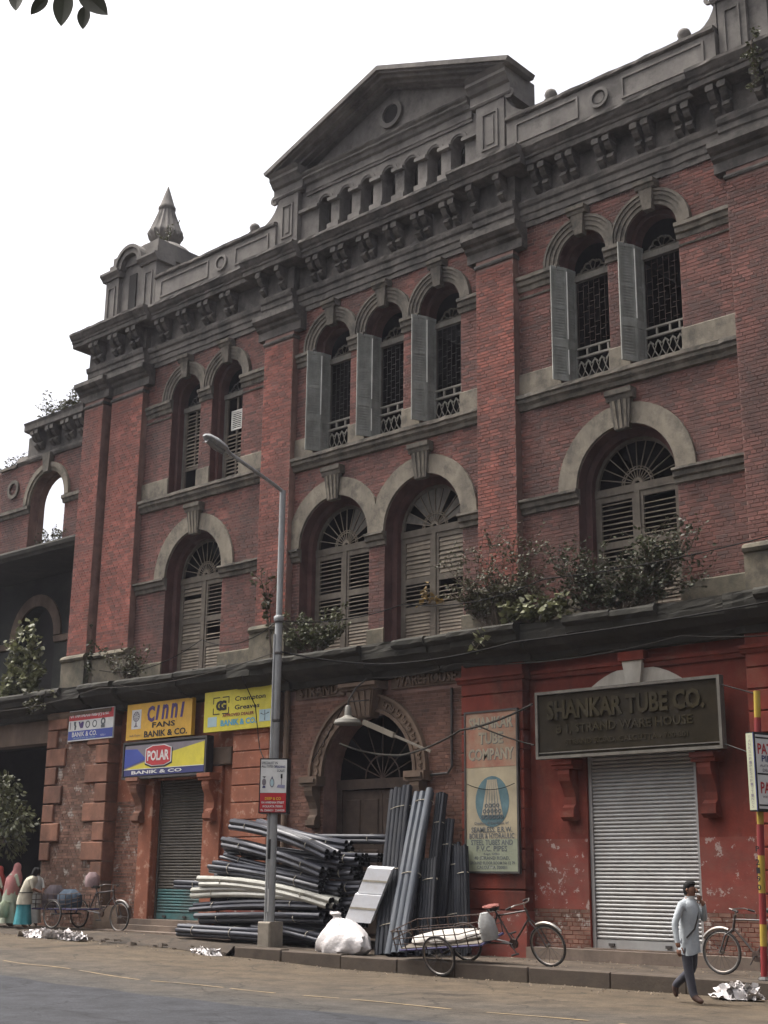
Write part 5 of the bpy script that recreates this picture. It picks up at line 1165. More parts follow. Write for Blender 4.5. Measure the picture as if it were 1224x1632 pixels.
# ================================================================== CARTONS, BAG, LITTER
m_carton = mat('white_carton', (.66,.67,.69), .7, .1, 3, .15, 20, stain=(.36,.33,.29), stain_amt=.5, stain_scale=(3,3,3))
m_plast = mat('white_plastic', (.47,.45,.44), .4, .1, 3, .5, 9, stain=(.45,.40,.38), stain_amt=.5, stain_scale=(3,3,3), spec=.5, bdist=.04)
def obox(o, U, V, W_, m, name, parent=None):
    o, U, V, W_ = map(Vector, (o,U,V,W_)); vs = [o, o+U, o+U+V, o+V, o+W_, o+U+W_, o+U+V+W_, o+V+W_]
    return MB().add(vs, [(0,3,2,1),(4,5,6,7),(0,1,5,4),(1,2,6,5),(2,3,7,6),(3,0,4,7)]).build(name, m, parent)
for k, (lb, o, s) in enumerate((('lower white carton leaning on the upright pipes', (1.12,-2.08,.86), 1.0), ('upper white carton resting on top of the lower carton', (1.30,-1.90,1.40), .93))):
    C_ = thing('carton', lb, 'carton', o, 'white cartons by the pipes')
    obox(o, Vector((.50,.22,-.03))*s, Vector((-.11,.22,.05))*s, Vector((.16,.13,.52))*s, m_carton, 'box', C_)
    q = Vector(o)+Vector((.08,.065,.26))*s-Vector((0,.006,0))
    obox(q+Vector((0,-.004,-.02)), Vector((.50,.22,-.03))*s, Vector((0,.003,0)), Vector((.012,.01,.04))*s, m_tie, 'tape', C_)
def heap(name, label, cat, c, sx, sy, h, m, n=14, jag=.35, seed=1, group=None):
    """pile of crumpled sheets"""
    rnd = random.Random(seed); mb = MB()
    for k in range(n):
        r = sqrt(rnd.random()); a = rnd.uniform(0,2*pi); x, y = c[0]+sx*r*cos(a), c[1]+sy*r*sin(a); z = c[2] + .02 + h*max(0,1-r)**.8*rnd.uniform(.2,.75); s = rnd.uniform(.06,.15)
        ax = Vector((rnd.uniform(-1,1),rnd.uniform(-1,1),rnd.uniform(.3,1.2))).normalized(); u = ax.cross(Vector((.3,.8,.1))).normalized(); v = ax.cross(u); q = 5; vs = []
        for i in range(q+1):
            for j in range(q+1):
                p = Vector((x,y,z)) + u*s*(2*i/q-1) + v*s*(2*j/q-1)*.8 + ax*rnd.uniform(-1,1)*s*jag; vs.append((p.x, p.y, max(p.z, c[2]+.004)))
        mb.add(vs, [(i*(q+1)+j,(i+1)*(q+1)+j,(i+1)*(q+1)+j+1,i*(q+1)+j+1) for i in range(q) for j in range(q)])
    o = mb.build(name, m, smooth=True, fix=False); return tag(o, label, cat, group, 'stuff')
Bg = thing('plastic_sack', 'white plastic sack slumped below the cartons at the kerb', 'sack', (1.15,-2.12,.25))
rings = []; rs_ = random.Random(4); prof_ = [(.24,.46,.28,0),(.27,.60,.35,0),(.34,.66,.38,.01),(.42,.66,.37,.02),(.50,.63,.36,.03),(.58,.58,.33,.04),(.66,.50,.29,.03),(.73,.41,.24,.01),(.80,.31,.19,-.04),(.86,.20,.14,-.09),(.91,.10,.08,-.14),(.95,.07,.06,-.17),(1.0,.12,.09,-.2),(1.04,.10,.06,-.23)]
mbs = MB(); n_ = 40
for z, rx, ry, dx in prof_:
    for k in range(n_):
        a_ = 2*pi*k/n_; q_ = 1 + .05*sin(4*a_+z*7) + .05*sin(11*a_-z*13) + rs_.uniform(-.05,.05)
        mbs.v.append((1.12+dx+rx*q_*cos(a_), -2.12+ry*q_*sin(a_), z + rs_.uniform(-.012,.012) + (.05*sin(3*a_+1) if .3 < z < .9 else 0)))
for i in range(len(prof_)-1):
    for k in range(n_): mbs.f.append((i*n_+k, i*n_+(k+1)%n_, (i+1)*n_+(k+1)%n_, (i+1)*n_+k))
mbs.build('sack_body', m_plast, Bg, smooth=True)
MB().loft([(.97,-2.12,.925,.07,.06),(.97,-2.12,.95,.07,.06)], 10).build('neck_tie', m_tie, Bg)
heap('plastic_sheet', 'long crumpled white plastic sheet on the road by the women', 'plastic sheet', (-7.35,-2.95,g(-7.3)), 1.35, .22, .20, m_plast, 110, .28, 3)
heap('paper_litter', 'small scatter of white paper litter at the broken kerb end', 'litter', (-2.15,-2.75,g(-2)), .38, .12, .08, m_plast, 20, .28, 5, 'white litter on the road')
heap('paper_litter', 'heap of crumpled white litter at foot of the striped post', 'litter', (9.98,-2.95,.02), .34, .20, .26, m_plast, 48, .28, 8, 'white litter on the road')

# ================================================================== CYCLES
m_tyre = mat('tyre_rubber', (.035,.032,.030), .8, .2, 8, .2, 60); m_rim = mat('dull_chrome', (.27,.26,.24), .35, .15, 8, .1, 60, metal=.8, stain=(.16,.10,.07), stain_amt=.6, stain_scale=(5,5,5))
m_fr = mat('black_cycle_paint', (.028,.025,.025), .45, .25, 8, .1, 60, spec=.5, stain=(.10,.055,.035), stain_amt=.5, stain_scale=(6,6,6)); m_purp = mat('bluish_bed_frame', (.05,.045,.11), .6, .25, 6, .1, 40)
m_sack = mat('grey_sacking', (.30,.30,.29), .9, .2, 5, .4, 20, bdist=.03); m_redcl = mat('red_cloth', (.17,.060,.048), .9, .2, 5, .3, 20)
class Fr:
    def __init__(s, o, U, V): s.o = Vector(o); s.U = Vector(U).normalized(); V = Vector(V); s.V = (V - s.U*V.dot(s.U)).normalized(); s.W = s.U.cross(s.V)
    def __call__(s, u, v, w_): return s.o + s.U*u + s.V*v + s.W*w_
def wheel(T, u, v, w_, r, parent):
    hub = MB().tube([T(u,v-.05,w_), T(u,v+.05,w_)], .03, 8)
    W_ = hub.build('wheel', m_rim, parent, True)
    n = 30; ring_ = lambda rr: [T(u+rr*cos(2*pi*k/n), v, w_+rr*sin(2*pi*k/n)) for k in range(n+1)]
    MB().tube(ring_(r-.018), .019, 7, caps=False).build('tyre', m_tyre, W_, True); MB().tube(ring_(r-.042), .013, 6, caps=False).build('rim', m_rim, W_, True)
    mb = MB()
    for k in range(18):
        a = 2*pi*k/18; mb.tube([T(u+.02*cos(a+1.2),v+(.03 if k%2 else -.03),w_+.02*sin(a+1.2)), T(u+(r-.045)*cos(a),v,w_+(r-.045)*sin(a))], .0028, 4)
    mb.build('spokes', m_iron, W_)
def bars(T, segs_, r, name, m, parent, n=6):
    mb = MB()
    for s in segs_: mb.tube([T(*p) for p in s], r, n)
    return mb.build(name, m, parent, True)
def front_end(T, fu, fw, r, parent, hu, hw):
    wheel(T, fu, 0, fw, r, parent)
    bars(T, [[(fu,-.06,fw),(fu-.10,-.055,fw+r*.75),(hu,-.03,hw-.12)], [(fu,.06,fw),(fu-.10,.055,fw+r*.75),(hu,.03,hw-.12)]], .014, 'fork', m_fr, parent)
    bars(T, [[(hu+.01,0,hw-.14),(hu-.04,0,hw+.10)]], .022, 'head_tube', m_fr, parent)
    bars(T, [[(hu-.05,0,hw+.10),(hu-.05,0,hw+.19)], [(hu-.22,-.28,hw+.16),(hu-.08,-.24,hw+.20),(hu+.02,-.06,hw+.19),(hu+.02,.06,hw+.19),(hu-.08,.24,hw+.20),(hu-.22,.28,hw+.16)]], .012, 'handlebar', m_rim, parent)
    for q in (-1,1): bars(T, [[(hu-.24,q*.285,hw+.155),(hu-.14,q*.26,hw+.185)]], .019, 'grip', m_tyre, parent)
    n = 8; mb = MB(); pts = [T(fu+(r+.03)*cos(a), 0, fw+(r+.03)*sin(a)) for a in [radians(35+k*11) for k in range(n)]]
    mb.tube(pts, .028, 6); mb.build('mudguard', m_rim, parent, True)
def tricycle(label, T, load):
    R_ = thing('cargo_tricycle', label, 'tricycle', tuple(T.o), 'cargo tricycles at the kerb')
    wheel(T, 0, -.43, 0, .36, R_); wheel(T, 0, .43, 0, .36, R_)
    bars(T, [[(0,-.43,0),(0,.43,0)]], .022, 'axle', m_fr, R_)
    bed = [[(-.92,-.36,.12),(.92,-.36,.12)],[(-.92,.36,.12),(.92,.36,.12)],[(-.92,-.36,.12),(-.92,.36,.12)],[(.92,-.36,.12),(.92,.36,.12)],[(0,-.36,.12),(0,-.3,0)],[(0,.36,.12),(0,.3,0)],[(-.45,-.36,.11),(-.45,.36,.11)],[(.45,-.36,.11),(.45,.36,.11)]]
    bars(T, bed, .022, 'bed_frame', m_purp, R_)
    MB().add([T(-.9,-.34,.13),T(.9,-.34,.13),T(.9,.34,.13),T(-.9,.34,.13),T(-.9,-.34,.15),T(.9,-.34,.15),T(.9,.34,.15),T(-.9,.34,.15)], [(0,3,2,1),(4,5,6,7),(0,1,5,4),(1,2,6,5),(2,3,7,6),(3,0,4,7)]).build('bed_board', m_wood2, R_)
    for v in (-.38, .38):
        rs = []; h = .36
        for w_ in (.24,.34,h+.12): rs.append([(-1.0,v*1.04,w_),(-.5,v*1.04,w_),(.5,v*1.02,w_),(.98,v*.95,w_*.85+.12)])
        for k in range(9): u = -.98+k*.235; rs.append([(u,v,.12),(u,v*1.05,h+.13 if u < .8 else h+.10)])
        bars(T, rs, .010, 'side_rail', m_rust, R_)
    bars(T, [[(-1.0,-.4,.34),(-1.0,.4,.34)],[(-1.0,-.4,.48),(-1.0,.4,.48)],[(-1.0,-.2,.12),(-1.0,-.2,.48)],[(-1.0,.2,.12),(-1.0,.2,.48)]], .010, 'tail_rail', m_rust, R_)
    hu, hw = 1.80, .52
    front_end(T, 2.05, -.05, .36, R_, hu, hw)
    bars(T, [[(hu,0,hw+.05),(1.12,0,.52)], [(hu,0,hw-.08),(1.36,0,.02)], [(1.12,0,.62),(1.36,0,.02)], [(1.36,0,.02),(.85,-.12,.10)], [(1.36,0,.02),(.85,.12,.10)], [(1.12,0,.50),(.9,0,.12)]], .018, 'cycle_frame', m_fr, R_)
    mb = MB(); mb.loft([(0,0,0,.11,.09),(.0,0,.04,.14,.10),(.02,0,.07,.12,.08)], 12)
    mb.v = [tuple(T(1.08+a, b, .62+c)) for a, b, c in mb.v]; mb.build('saddle', m_tyre, R_, True)
    bars(T, [[(1.36,-.02+0,.02),(1.36,.02,.02)]], .085, 'chainring', m_rust, R_, 14)
    bars(T, [[(1.36,-.09,.02),(1.44,-.09,-.13)],[(1.36,.09,.02),(1.28,.09,.17)],[(1.36,-.09,.02),(1.36,.09,.02)]], .011, 'crank', m_fr, R_)
    for q in ([(1.40,-.20,-.13),(1.48,-.09,-.13)],[(1.24,.09,.17),(1.32,.2,.17)]): bars(T, [q], .018, 'pedal', m_tyre, R_)
    return R_
T1 = Fr((4.06,-2.33,.47), (1,.03,.085), (0,1,.27))
tricycle('cargo tricycle with rusty rails parked half on the kerb before the red pier', T1, None)
def tload(T, name, label, cat, u, v, w_, a, b, h, m, seed, rip=.06):
    mb = MB(); mb.loft([(0,0,0,a*.9,b*.9,rip,seed),(0,0,h*.3,a,b,rip,seed+1),(0,0,h*.7,a*.92,b*.9,rip,seed+2),(0,0,h,a*.45,b*.4,rip,seed)], 22)
    mb.v = [tuple(T(u+x, v+y_, w_+z)) for x, y_, z in mb.v]; o = mb.build(name, m, smooth=True); return tag(o, label, cat)
tload(T1, 'white_bale', 'flat pale bale lying on the tricycle bed between rusty rails', 'bale', -.05, 0, .152, .80, .31, .17, mat('pale_canvas', (.38,.36,.33), .9, .2, 5, .4, 16, stain=(.22,.20,.17), stain_amt=.6, stain_scale=(3,3,3), bdist=.03), 1, .05)
tload(T1, 'grey_sack', 'grey plastic bag hanging under the tricycle saddle', 'bag', .98, -.14, .16, .17, .13, .46, m_sack, 4, .08)
tload(T1, 'red_rag', 'red rag draped over the tricycle saddle', 'rag', 1.06, 0, .675, .17, .11, .05, m_redcl, 2, .1)
T2 = Fr((-9.6,-1.05,.74), (1,.06,.01), (0,1,0))
tricycle('old cargo tricycle loaded with bundles beside the women at left', T2, None)
m_bluec = mat('blue_cloth', (.03,.045,.065), .9, .25, 5, .4, 16, bdist=.03); m_darkc = mat('dark_cloth', (.04,.03,.035), .9, .3, 5, .4, 16, bdist=.03)
tload(T2, 'cloth_bundle', 'blue cloth bundle on the left cargo tricycle', 'bundle', .15, -.05, .15, .38, .28, .45, m_bluec, 3)
tload(T2, 'cloth_bundle', 'dark cloth bundle behind the blue one on left tricycle', 'bundle', -.5, .0, .15, .36, .28, .55, m_darkc, 5)
tload(T2, 'tied_sack', 'pinkish sack tied on the saddle of left tricycle', 'sack', .95, 0, .66, .20, .17, .36, mat('pinkish_sack', (.20,.14,.14), .9, .2, 5, .4, 16, bdist=.03), 7)
# bicycle behind the striped post
T3 = Fr((9.98,-1.55,.60), (-1,0,0), (0,-1,0))
R_ = thing('bicycle', 'black bicycle leaning by the wall behind the striped post', 'bicycle', tuple(T3.o))
wheel(T3, -.12, 0, -.01, .345, R_); front_end(T3, .97, -.01, .345, R_, .74, .47)
bars(T3, [[(.74,0,.50),(.10,0,.50)], [(.73,0,.36),(.36,0,-.05)], [(.06,0,.60),(.36,0,-.05)], [(.36,0,-.05),(-.12,-.06,-.01)], [(.36,0,-.05),(-.12,.06,-.01)], [(.10,0,.45),(-.12,-.06,-.01)], [(.10,0,.45),(-.12,.06,-.01)]], .017, 'cycle_frame', m_fr, R_)
mb = MB(); mb.loft([(0,0,0,.12,.07),(0,0,.05,.15,.09),(.0,0,.08,.12,.07)], 12); mb.v = [tuple(T3(.02+a, b, .61+c)) for a, b, c in mb.v]; mb.build('saddle', m_tyre, R_, True)
bars(T3, [[(.36,-.02,-.05),(.36,.02,-.05)]], .085, 'chainring', m_rust, R_, 14); bars(T3, [[(.36,.09,-.05),(.44,.09,-.18)],[(.36,-.09,-.05),(.28,-.09,.08)],[(.36,-.09,-.05),(.36,.09,-.05)]], .011, 'crank', m_fr, R_)

# ================================================================== STRIPED POST AND LIGHTBOX AT THE RIGHT
p_sr = paint('post_red', (.19,.022,.022)); p_sy = paint('post_yellow', (.34,.235,.035))
S = thing('striped_post', 'red and yellow striped sign post with black numerals at kerb', 'post', (10.06,-2.24,.25))
zz = [.20,.74,1.10,1.56,2.10,2.75]; cols = [p_sr,p_sy,p_sr,p_sy,p_sr]
zz = [.20,.74,1.06,1.52,2.08,2.55,2.85,4.20,4.62]; cols = [p_sr,p_sy,p_sr,p_sy,p_sr,p_sy,p_sr,p_sy]
for a, b, c in zip(zz, zz[1:], cols): MB().tube([(10.06+.04*a,-2.24,a),(10.06+.04*b,-2.24,b)], .052, 12).build('band', c, S, True)
for k, ch in enumerate('2190'): text(ch, 10.06+.04*1.9-.03, 1.98-.125*k, .06, .09, -2.297, p_blk, S, .02)
text('P', 10.06+.085-.03, 2.18, .06, .08, -2.297, p_blk, S, .02)
MB().lathe([(.10,0),(.10,.04),(.07,.08)], (10.07,-2.24,.22), 12).build('foot', m_iron, S)
A1 = radians(75)
Lb = thing('lightbox_sign', 'white lightbox sign with red lettering on the striped post', 'sign', (10.2,-2.24,2.75))
def q3(u, v, z): return (10.25 + u*cos(A1)-v*sin(A1), -2.46 + u*sin(A1)+v*cos(A1), z)
def qbox(u0,u1,v0,v1,z0,z1): return MB().add([q3(u0,v0,z0),q3(u1,v0,z0),q3(u1,v1,z0),q3(u0,v1,z0),q3(u0,v0,z1),q3(u1,v0,z1),q3(u1,v1,z1),q3(u0,v1,z1)], [(0,3,2,1),(4,5,6,7),(0,1,5,4),(1,2,6,5),(2,3,7,6),(3,0,4,7)])
qbox(0,.95,0,.16,2.74,3.96).build('case', p_blk, Lb)
qbox(-.006,0,.004,.156,2.76,3.94).build('side_panel', paint('pale_yellow_grey', (.42,.43,.30)), Lb); qbox(-.009,-.001,.0,.016,2.75,3.95).build('side_trim', p_navy, Lb)
qbox(.03,.93,-.006,0,2.78,3.92).build('face', p_wht, Lb)
for z in (3.86,3.30,2.82): qbox(.03,.93,-.010,-.006,z,z+.025).build('rule', p_blk, Lb)
def qtext(s, u, z, w_, h_, m):
    o = put('lettering', text_mesh(s, w_, h_, m, .02), Lb); o.location = q3(u,-.012,z); o.rotation_euler = (0,0,A1)
qtext('PATTON', .42, 3.70, .72, .17, p_deepred); qtext('PIPES', .32, 3.55, .36, .10, p_navy); qtext('AUTHORISED', .34, 3.44, .5, .04, p_gry); qtext('DEALER', .30, 3.37, .3, .05, p_gry)
qtext('PATTON', .44, 3.10, .72, .18, p_deepred); qtext('WATER TANKS & FITTINGS', .46, 2.96, .7, .04, p_gry)
for k, ch in enumerate('TANKS*PIPES*FITTINGS'): 
    o = put('lettering', text_mesh(ch, .05, .045, p_gry, .0), Lb); o.location = q3(-.011,.085,3.88-k*.056); o.rotation_euler = (0,0,A1-pi/2)
V_ = thing('wall_board', 'narrow cream board with green print on wall behind the striped post', 'sign', (9.75,-.34,.9))
MB().box(9.50,10.4,-.36,-.31,.95,2.6).build('panel', paint('board_cream', (.46,.44,.33)), V_); MB().box(9.495,9.52,-.375,-.30,.95,2.6).build('edge_strip', p_wht, V_)
text('TUBES', 10.0, 2.0, .7, .25, -.364, p_slate, V_, .03); text('PVC', 10.0, 1.6, .6, .25, -.364, p_cyan, V_, .03)
# ================================================================== PEOPLE
m_skin = mat('brown_skin', (.16,.075,.045), .6, .08, 8, .05, 60, spec=.35); m_hair = mat('black_hair', (.010,.009,.009), .95, .2, 20, .2, 80)
def cloth(name, c): return mat(name, c, .9, .12, 6, .35, 14, stain=tuple(.6*q for q in c), stain_amt=.4, stain_scale=(6,6,2), bdist=.02)
def skin_body(J, Bn, mats, parent, name='body', extra=None):
    """J: name -> (pos, radius); Bn: (a, b, material index). One continuous skinned surface."""
    names = list(J); me = bpy.data.meshes.new(name); me.from_pydata([J[k][0] for k in names], [(names.index(a), names.index(b)) for a, b, _ in Bn], [])
    ob = bpy.data.objects.new(name, me); COL.objects.link(ob); ob.modifiers.new('skin', 'SKIN')
    for k, nme in enumerate(names):
        sv = me.skin_vertices[0].data[k]; r = J[nme][1]; sv.radius = r if isinstance(r, tuple) else (r, r); sv.use_root = (k == 0)
    ss = ob.modifiers.new('sub', 'SUBSURF'); ss.levels = 2; ss.render_levels = 2
    dg = bpy.context.evaluated_depsgraph_get(); m2 = bpy.data.meshes.new_from_object(ob.evaluated_get(dg)); bpy.data.objects.remove(ob)
    m2.materials.clear()
    for m in mats: m2.materials.append(m)
    segs_ = [(Vector(J[a][0]), Vector(J[b][0]), i) for a, b, i in Bn]
    for p in m2.polygons:
        c = p.center; best = (9, 0)
        for a, b, i in segs_:
            d = b-a; t = max(0, min(1, (c-a).dot(d)/max(d.length_squared,1e-9))); q = (c-(a+d*t)).length
            if q < best[0]: best = (q, i)
        p.material_index = best[1]; p.use_smooth = True
    if extra:
        bm = bmesh.new(); bm.from_mesh(m2)
        for pts, r, mi in extra:
            tb = MB().tube(pts, r, 6, r2=r*.8); vv = [bm.verts.new(v) for v in tb.v]
            for f in tb.f:
                try: fc = bm.faces.new([vv[i] for i in f]); fc.material_index = mi; fc.smooth = True
                except ValueError: pass
        bm.to_mesh(m2); bm.free()
    return put(name, m2, parent)
# --- man walking along the road
bx, by = 9.84, -4.05
def mp(f, s, z): return (bx+f, by+s, z)        # f forward (+x), s to his left (+y)
sh_m, tr_m = cloth('pale_blue_shirt', (.33,.355,.37)), cloth('charcoal_trousers', (.045,.045,.055)); sandal = mat('brown_sandal', (.07,.04,.03), .7, .2, 8, .1)
Mn = thing('person', 'man in pale blue shirt and dark trousers walking past, hand at his mouth', 'person', (bx,by,0), 'people in the street')
J = {'pel': (mp(0,0,.90),.125), 'sp': (mp(.01,0,1.08),.12), 'ch': (mp(.02,0,1.28),(.135,.125)), 'nk': (mp(.045,0,1.44),.058), 'hd': (mp(.075,0,1.545),(.082,.078)), 'tp': (mp(.075,0,1.63),(.070,.066)),
     'rs': (mp(.0,-.17,1.36),.062), 're': (mp(-.07,-.27,1.08),.050), 'rw': (mp(-.02,-.29,.83),.038), 'rh': (mp(.0,-.29,.76),.036),
     'ls': (mp(.03,.17,1.36),.062), 'le': (mp(.16,.20,1.13),.047), 'lw': (mp(.22,.09,1.35),.034), 'lh': (mp(.19,.06,1.42),.035),
     'rhp': (mp(0,-.085,.85),.10), 'rk': (mp(.02,-.09,.47),.074), 'ra': (mp(.09,-.09,.09),.062), 'rt': (mp(.24,-.10,.035),.034),
     'lhp': (mp(0,.085,.85),.10), 'lk': (mp(-.02,.09,.46),.074), 'la': (mp(-.32,.09,.22),.060), 'lt': (mp(-.30,.10,.06),.032)}
Bn_ = [('pel','sp',0),('sp','ch',0),('ch','nk',0),('nk','hd',2),('hd','tp',2),('ch','rs',0),('rs','re',0),('re','rw',0),('rw','rh',2),('ch','ls',0),('ls','le',0),('le','lw',0),('lw','lh',2),
       ('pel','rhp',1),('rhp','rk',1),('rk','ra',1),('ra','rt',3),('pel','lhp',1),('lhp','lk',1),('lk','la',1),('la','lt',3)]
ex = []
for k in range(4): ex.append(([mp(.02-.018*k,-.29,.74), mp(.025-.018*k,-.292,.69), mp(.03-.016*k,-.285,.645+(.012 if k in (0,3) else 0))], .010, 2))
ex.append(([mp(.03,-.275,.77), mp(.055,-.265,.72), mp(.055,-.26,.69)], .011, 2))
for k in range(4): ex.append(([mp(.20+.005*k,.05,1.415+.017*k), mp(.185,.01,1.43+.017*k), mp(.165,-.005,1.435+.016*k)], .010, 2))
ex.append(([mp(.19,.05,1.40), mp(.17,.03,1.375), mp(.15,.015,1.40)], .011, 2))
ex.append(([mp(.150,0,1.575), mp(.180,0,1.545), mp(.168,0,1.535)], .016, 2))          # nose
for s in (-1, 1): ex.append(([mp(.06,s*.080,1.575), mp(.05,s*.092,1.56), mp(.06,s*.082,1.53)], .014, 2))   # ears
skin_body(J, Bn_, [sh_m, tr_m, m_skin, sandal], Mn, extra=ex)
mb = MB(); rs_ = random.Random(9); N_ = 36; RZ = [(.68,.155,.180,-.005),(.72,.150,.176,0),(.78,.146,.172,0),(.84,.141,.168,.004),(.90,.137,.165,.006),(.96,.134,.162,.01),(1.02,.132,.160,.012),(1.08,.135,.162,.015),(1.14,.139,.165,.018),(1.20,.142,.168,.02),(1.26,.143,.170,.02),(1.32,.136,.170,.02),(1.37,.122,.165,.022),(1.42,.085,.10,.03)]
for z, rx, ry, dx in RZ:
    for k in range(N_):
        a_ = 2*pi*k/N_; w_ = .045*max(0,(1.3-z))/.6 + .004
        q_ = 1 + w_*sin(5*a_+9*z) + .7*w_*sin(8*a_-14*z+1) + .5*w_*sin(13*a_+23*z) + rs_.uniform(-.008,.008)
        mb.v.append((bx+dx+rx*q_*cos(a_), by+ry*q_*sin(a_), z + (.025*sin(2*a_+.6) if z < .7 else 0)))
mb.f = [(i*N_+k, i*N_+(k+1)%N_, (i+1)*N_+(k+1)%N_, (i+1)*N_+k) for i in range(len(RZ)-1) for k in range(N_)]
mb.build('shirt', sh_m, Mn, True)
mb = MB(); mb.tube([mp(.06,.10,1.40),mp(.14,.05,1.30),mp(.168,-.02,1.16),mp(.15,-.09,1.02),mp(.06,-.17,.90)], .012, 5); mb.build('bag_strap', m_tyre, Mn)
mb = MB(); mb.loft([(bx+.03,by,1.41,.085,.10),(bx+.045,by,1.45,.072,.075),(bx+.05,by,1.475,.078,.08)], 16, caps=False); mb.build('collar', cloth('shirt_collar', (.50,.52,.52)), Mn, True)
mb = MB(); mb.loft([(bx+.018,by,1.49,.045,.066),(bx+.020,by,1.54,.066,.082),(bx+.034,by,1.60,.080,.086),(bx+.052,by,1.64,.088,.082),(bx+.062,by,1.672,.074,.066),(bx+.066,by,1.692,.04,.036)], 18); mb.build('hair', m_hair, Mn, True)
for s in (-1, 1): MB().lathe([(.004,-.006),(.009,0),(.004,.006)], (bx+.152, by+s*.032, 1.578), 8).build('eye', m_hair, Mn)
MB().box(bx+.150,bx+.160,by-.024,by+.024,1.498,1.504).build('mouth', m_hair, Mn)
# --- women and a child at the left
def robed(x, y, h, lean, parent, top, skirt, head, scarf=None, turn=0, armm=None):
    z0 = pv(x)-.0; s = h/1.6
    f = Vector((cos(turn), sin(turn), 0)); r_ = Vector((-sin(turn), cos(turn), 0))
    P = lambda a, b, z: (x + f.x*a*s + r_.x*b*s, y + f.y*a*s + r_.y*b*s, z0 + z*s)
    L1, L2 = lean*.45, lean
    J = {'pel': (P(0,0,.88),.13*s), 'sp': (P(L1*.6,0,1.05),.12*s), 'ch': (P(L1*1.4,0,1.22),.13*s), 'nk': (P(L2*.95,0,1.37),.05*s), 'hd': (P(L2*1.15,0,1.46),.082*s), 'tp': (P(L2*1.2,0,1.54),.066*s),
         'a1': (P(L1*1.4,-.16,1.27),.055*s), 'a2': (P(L1+.10,-.20,1.03),.042*s), 'a3': (P(L1+.28,-.14,.95),.03*s), 'a4': (P(L1+.34,-.13,.94),.028*s), 'b1': (P(L1*1.4,.16,1.27),.055*s), 'b2': (P(L1+.12,.20,1.02),.042*s), 'b3': (P(L1+.30,.14,.96),.03*s), 'b4': (P(L1+.36,.13,.95),.028*s),
         'h1': (P(0,-.08,.84),.10*s), 'k1': (P(.02,-.085,.46),.065*s), 'n1': (P(0,-.09,.09),.045*s), 't1': (P(.13,-.1,.035),.035*s), 'h2': (P(0,.08,.84),.10*s), 'k2': (P(.02,.085,.46),.065*s), 'n2': (P(-.02,.09,.09),.045*s), 't2': (P(.11,.1,.035),.035*s)}
    bb = [('pel','sp',0),('sp','ch',0),('ch','nk',0),('nk','hd',2),('hd','tp',2),('ch','a1',0),('a1','a2',0),('a2','a3',2),('a3','a4',2),('ch','b1',0),('b1','b2',0),('b2','b3',2),('b3','b4',2),('pel','h1',1),('h1','k1',1),('k1','n1',2),('n1','t1',2),('pel','h2',1),('h2','k2',1),('k2','n2',2),('n2','t2',2)]
    ex = []
    for arm, sg in (('a4',-1),('b4',1)):
        c = Vector(J[arm][0])
        for k in range(4): ex.append(([c, c+f*.05*s+r_*(k-1.5)*.016*s, c+f*.09*s+r_*(k-1.5)*.018*s-Vector((0,0,.02*s))], .008*s, 2))
        ex.append(([c, c-r_*sg*.03*s+f*.02*s, c-r_*sg*.04*s+f*.05*s], .009*s, 2))
    skin_body(J, bb, [top, skirt, m_skin], parent, extra=ex)
    def rg(a, b, z, rx, ry, rp=0, ph=0): p = P(a, b, z); return (p[0], p[1], p[2], rx*s, ry*s, rp, ph)
    MB().loft([rg(.0,0,.10,.23,.235,.07,1),rg(0,0,.30,.205,.21,.07,1.2),rg(0,0,.55,.175,.185,.05,1.5),rg(0,0,.70,.16,.175,.03,2),rg(.01,0,.78,.14,.155,.0,2)], 30, caps=False).build('skirt', skirt, parent, True)
    MB().loft([rg(0,0,.62,.20,.215,.04,3),rg(0,0,.80,.175,.195,.03,3.2),rg(L1*.6,0,1.02,.155,.18,.02,3.4),rg(L1*1.4,0,1.22,.165,.19,.01,3.6),rg(L1*1.7,0,1.32,.12,.16,0,3),rg(L2*.9,0,1.37,.07,.08,0,3)], 26, caps=False).build('tunic', top, parent, True)
    if scarf:
        MB().loft([rg(L1*.8-.03,0,.80,.17,.20,.08,5),rg(L1*1.1-.02,0,1.0,.185,.215,.06,5.3),rg(L1*1.5-.01,0,1.22,.19,.215,.03,5.6),rg(L2*.9,0,1.34,.13,.15,.02,6),rg(L2*1.1-.01,0,1.42,.102,.102,.01,6),rg(L2*1.15-.01,0,1.50,.104,.10,0,6),rg(L2*1.15-.01,0,1.57,.085,.082,0,6),rg(L2*1.15-.01,0,1.61,.03,.03,0,6)], 24, caps=False).build('headscarf', scarf, parent, True)
    else:
        MB().loft([rg(L2*1.15-.05,0,1.33,.06,.07),rg(L2*1.15-.03,0,1.42,.085,.092),rg(L2*1.15-.01,0,1.50,.095,.093),rg(L2*1.15-.0,0,1.56,.088,.082),rg(L2*1.15,0,1.60,.04,.04)], 18).build('hair', head, parent, True)
c_cream, c_teal, c_pink, c_sage, c_red, c_wh = cloth('cream_tunic', (.46,.43,.34)), cloth('teal_skirt', (.06,.25,.28)), cloth('rose_shawl', (.42,.19,.18)), cloth('sage_trousers', (.38,.42,.33)), cloth('red_shawl', (.30,.06,.05)), cloth('white_kurta', (.50,.50,.46))
PG = 'people in the street'
w2 = thing('person', 'woman with black hair, cream tunic and teal skirt bending forward', 'person', (-10.45,-1.75,.36), PG); robed(-10.45,-1.75,1.50,.22,w2,c_cream,c_teal,m_hair,turn=radians(55))
MB().loft([(-10.44,-1.74,1.235,.17,.19),(-10.43,-1.73,1.26,.17,.19)], 20, caps=False).build('shoulder_strap', m_tyre, w2)
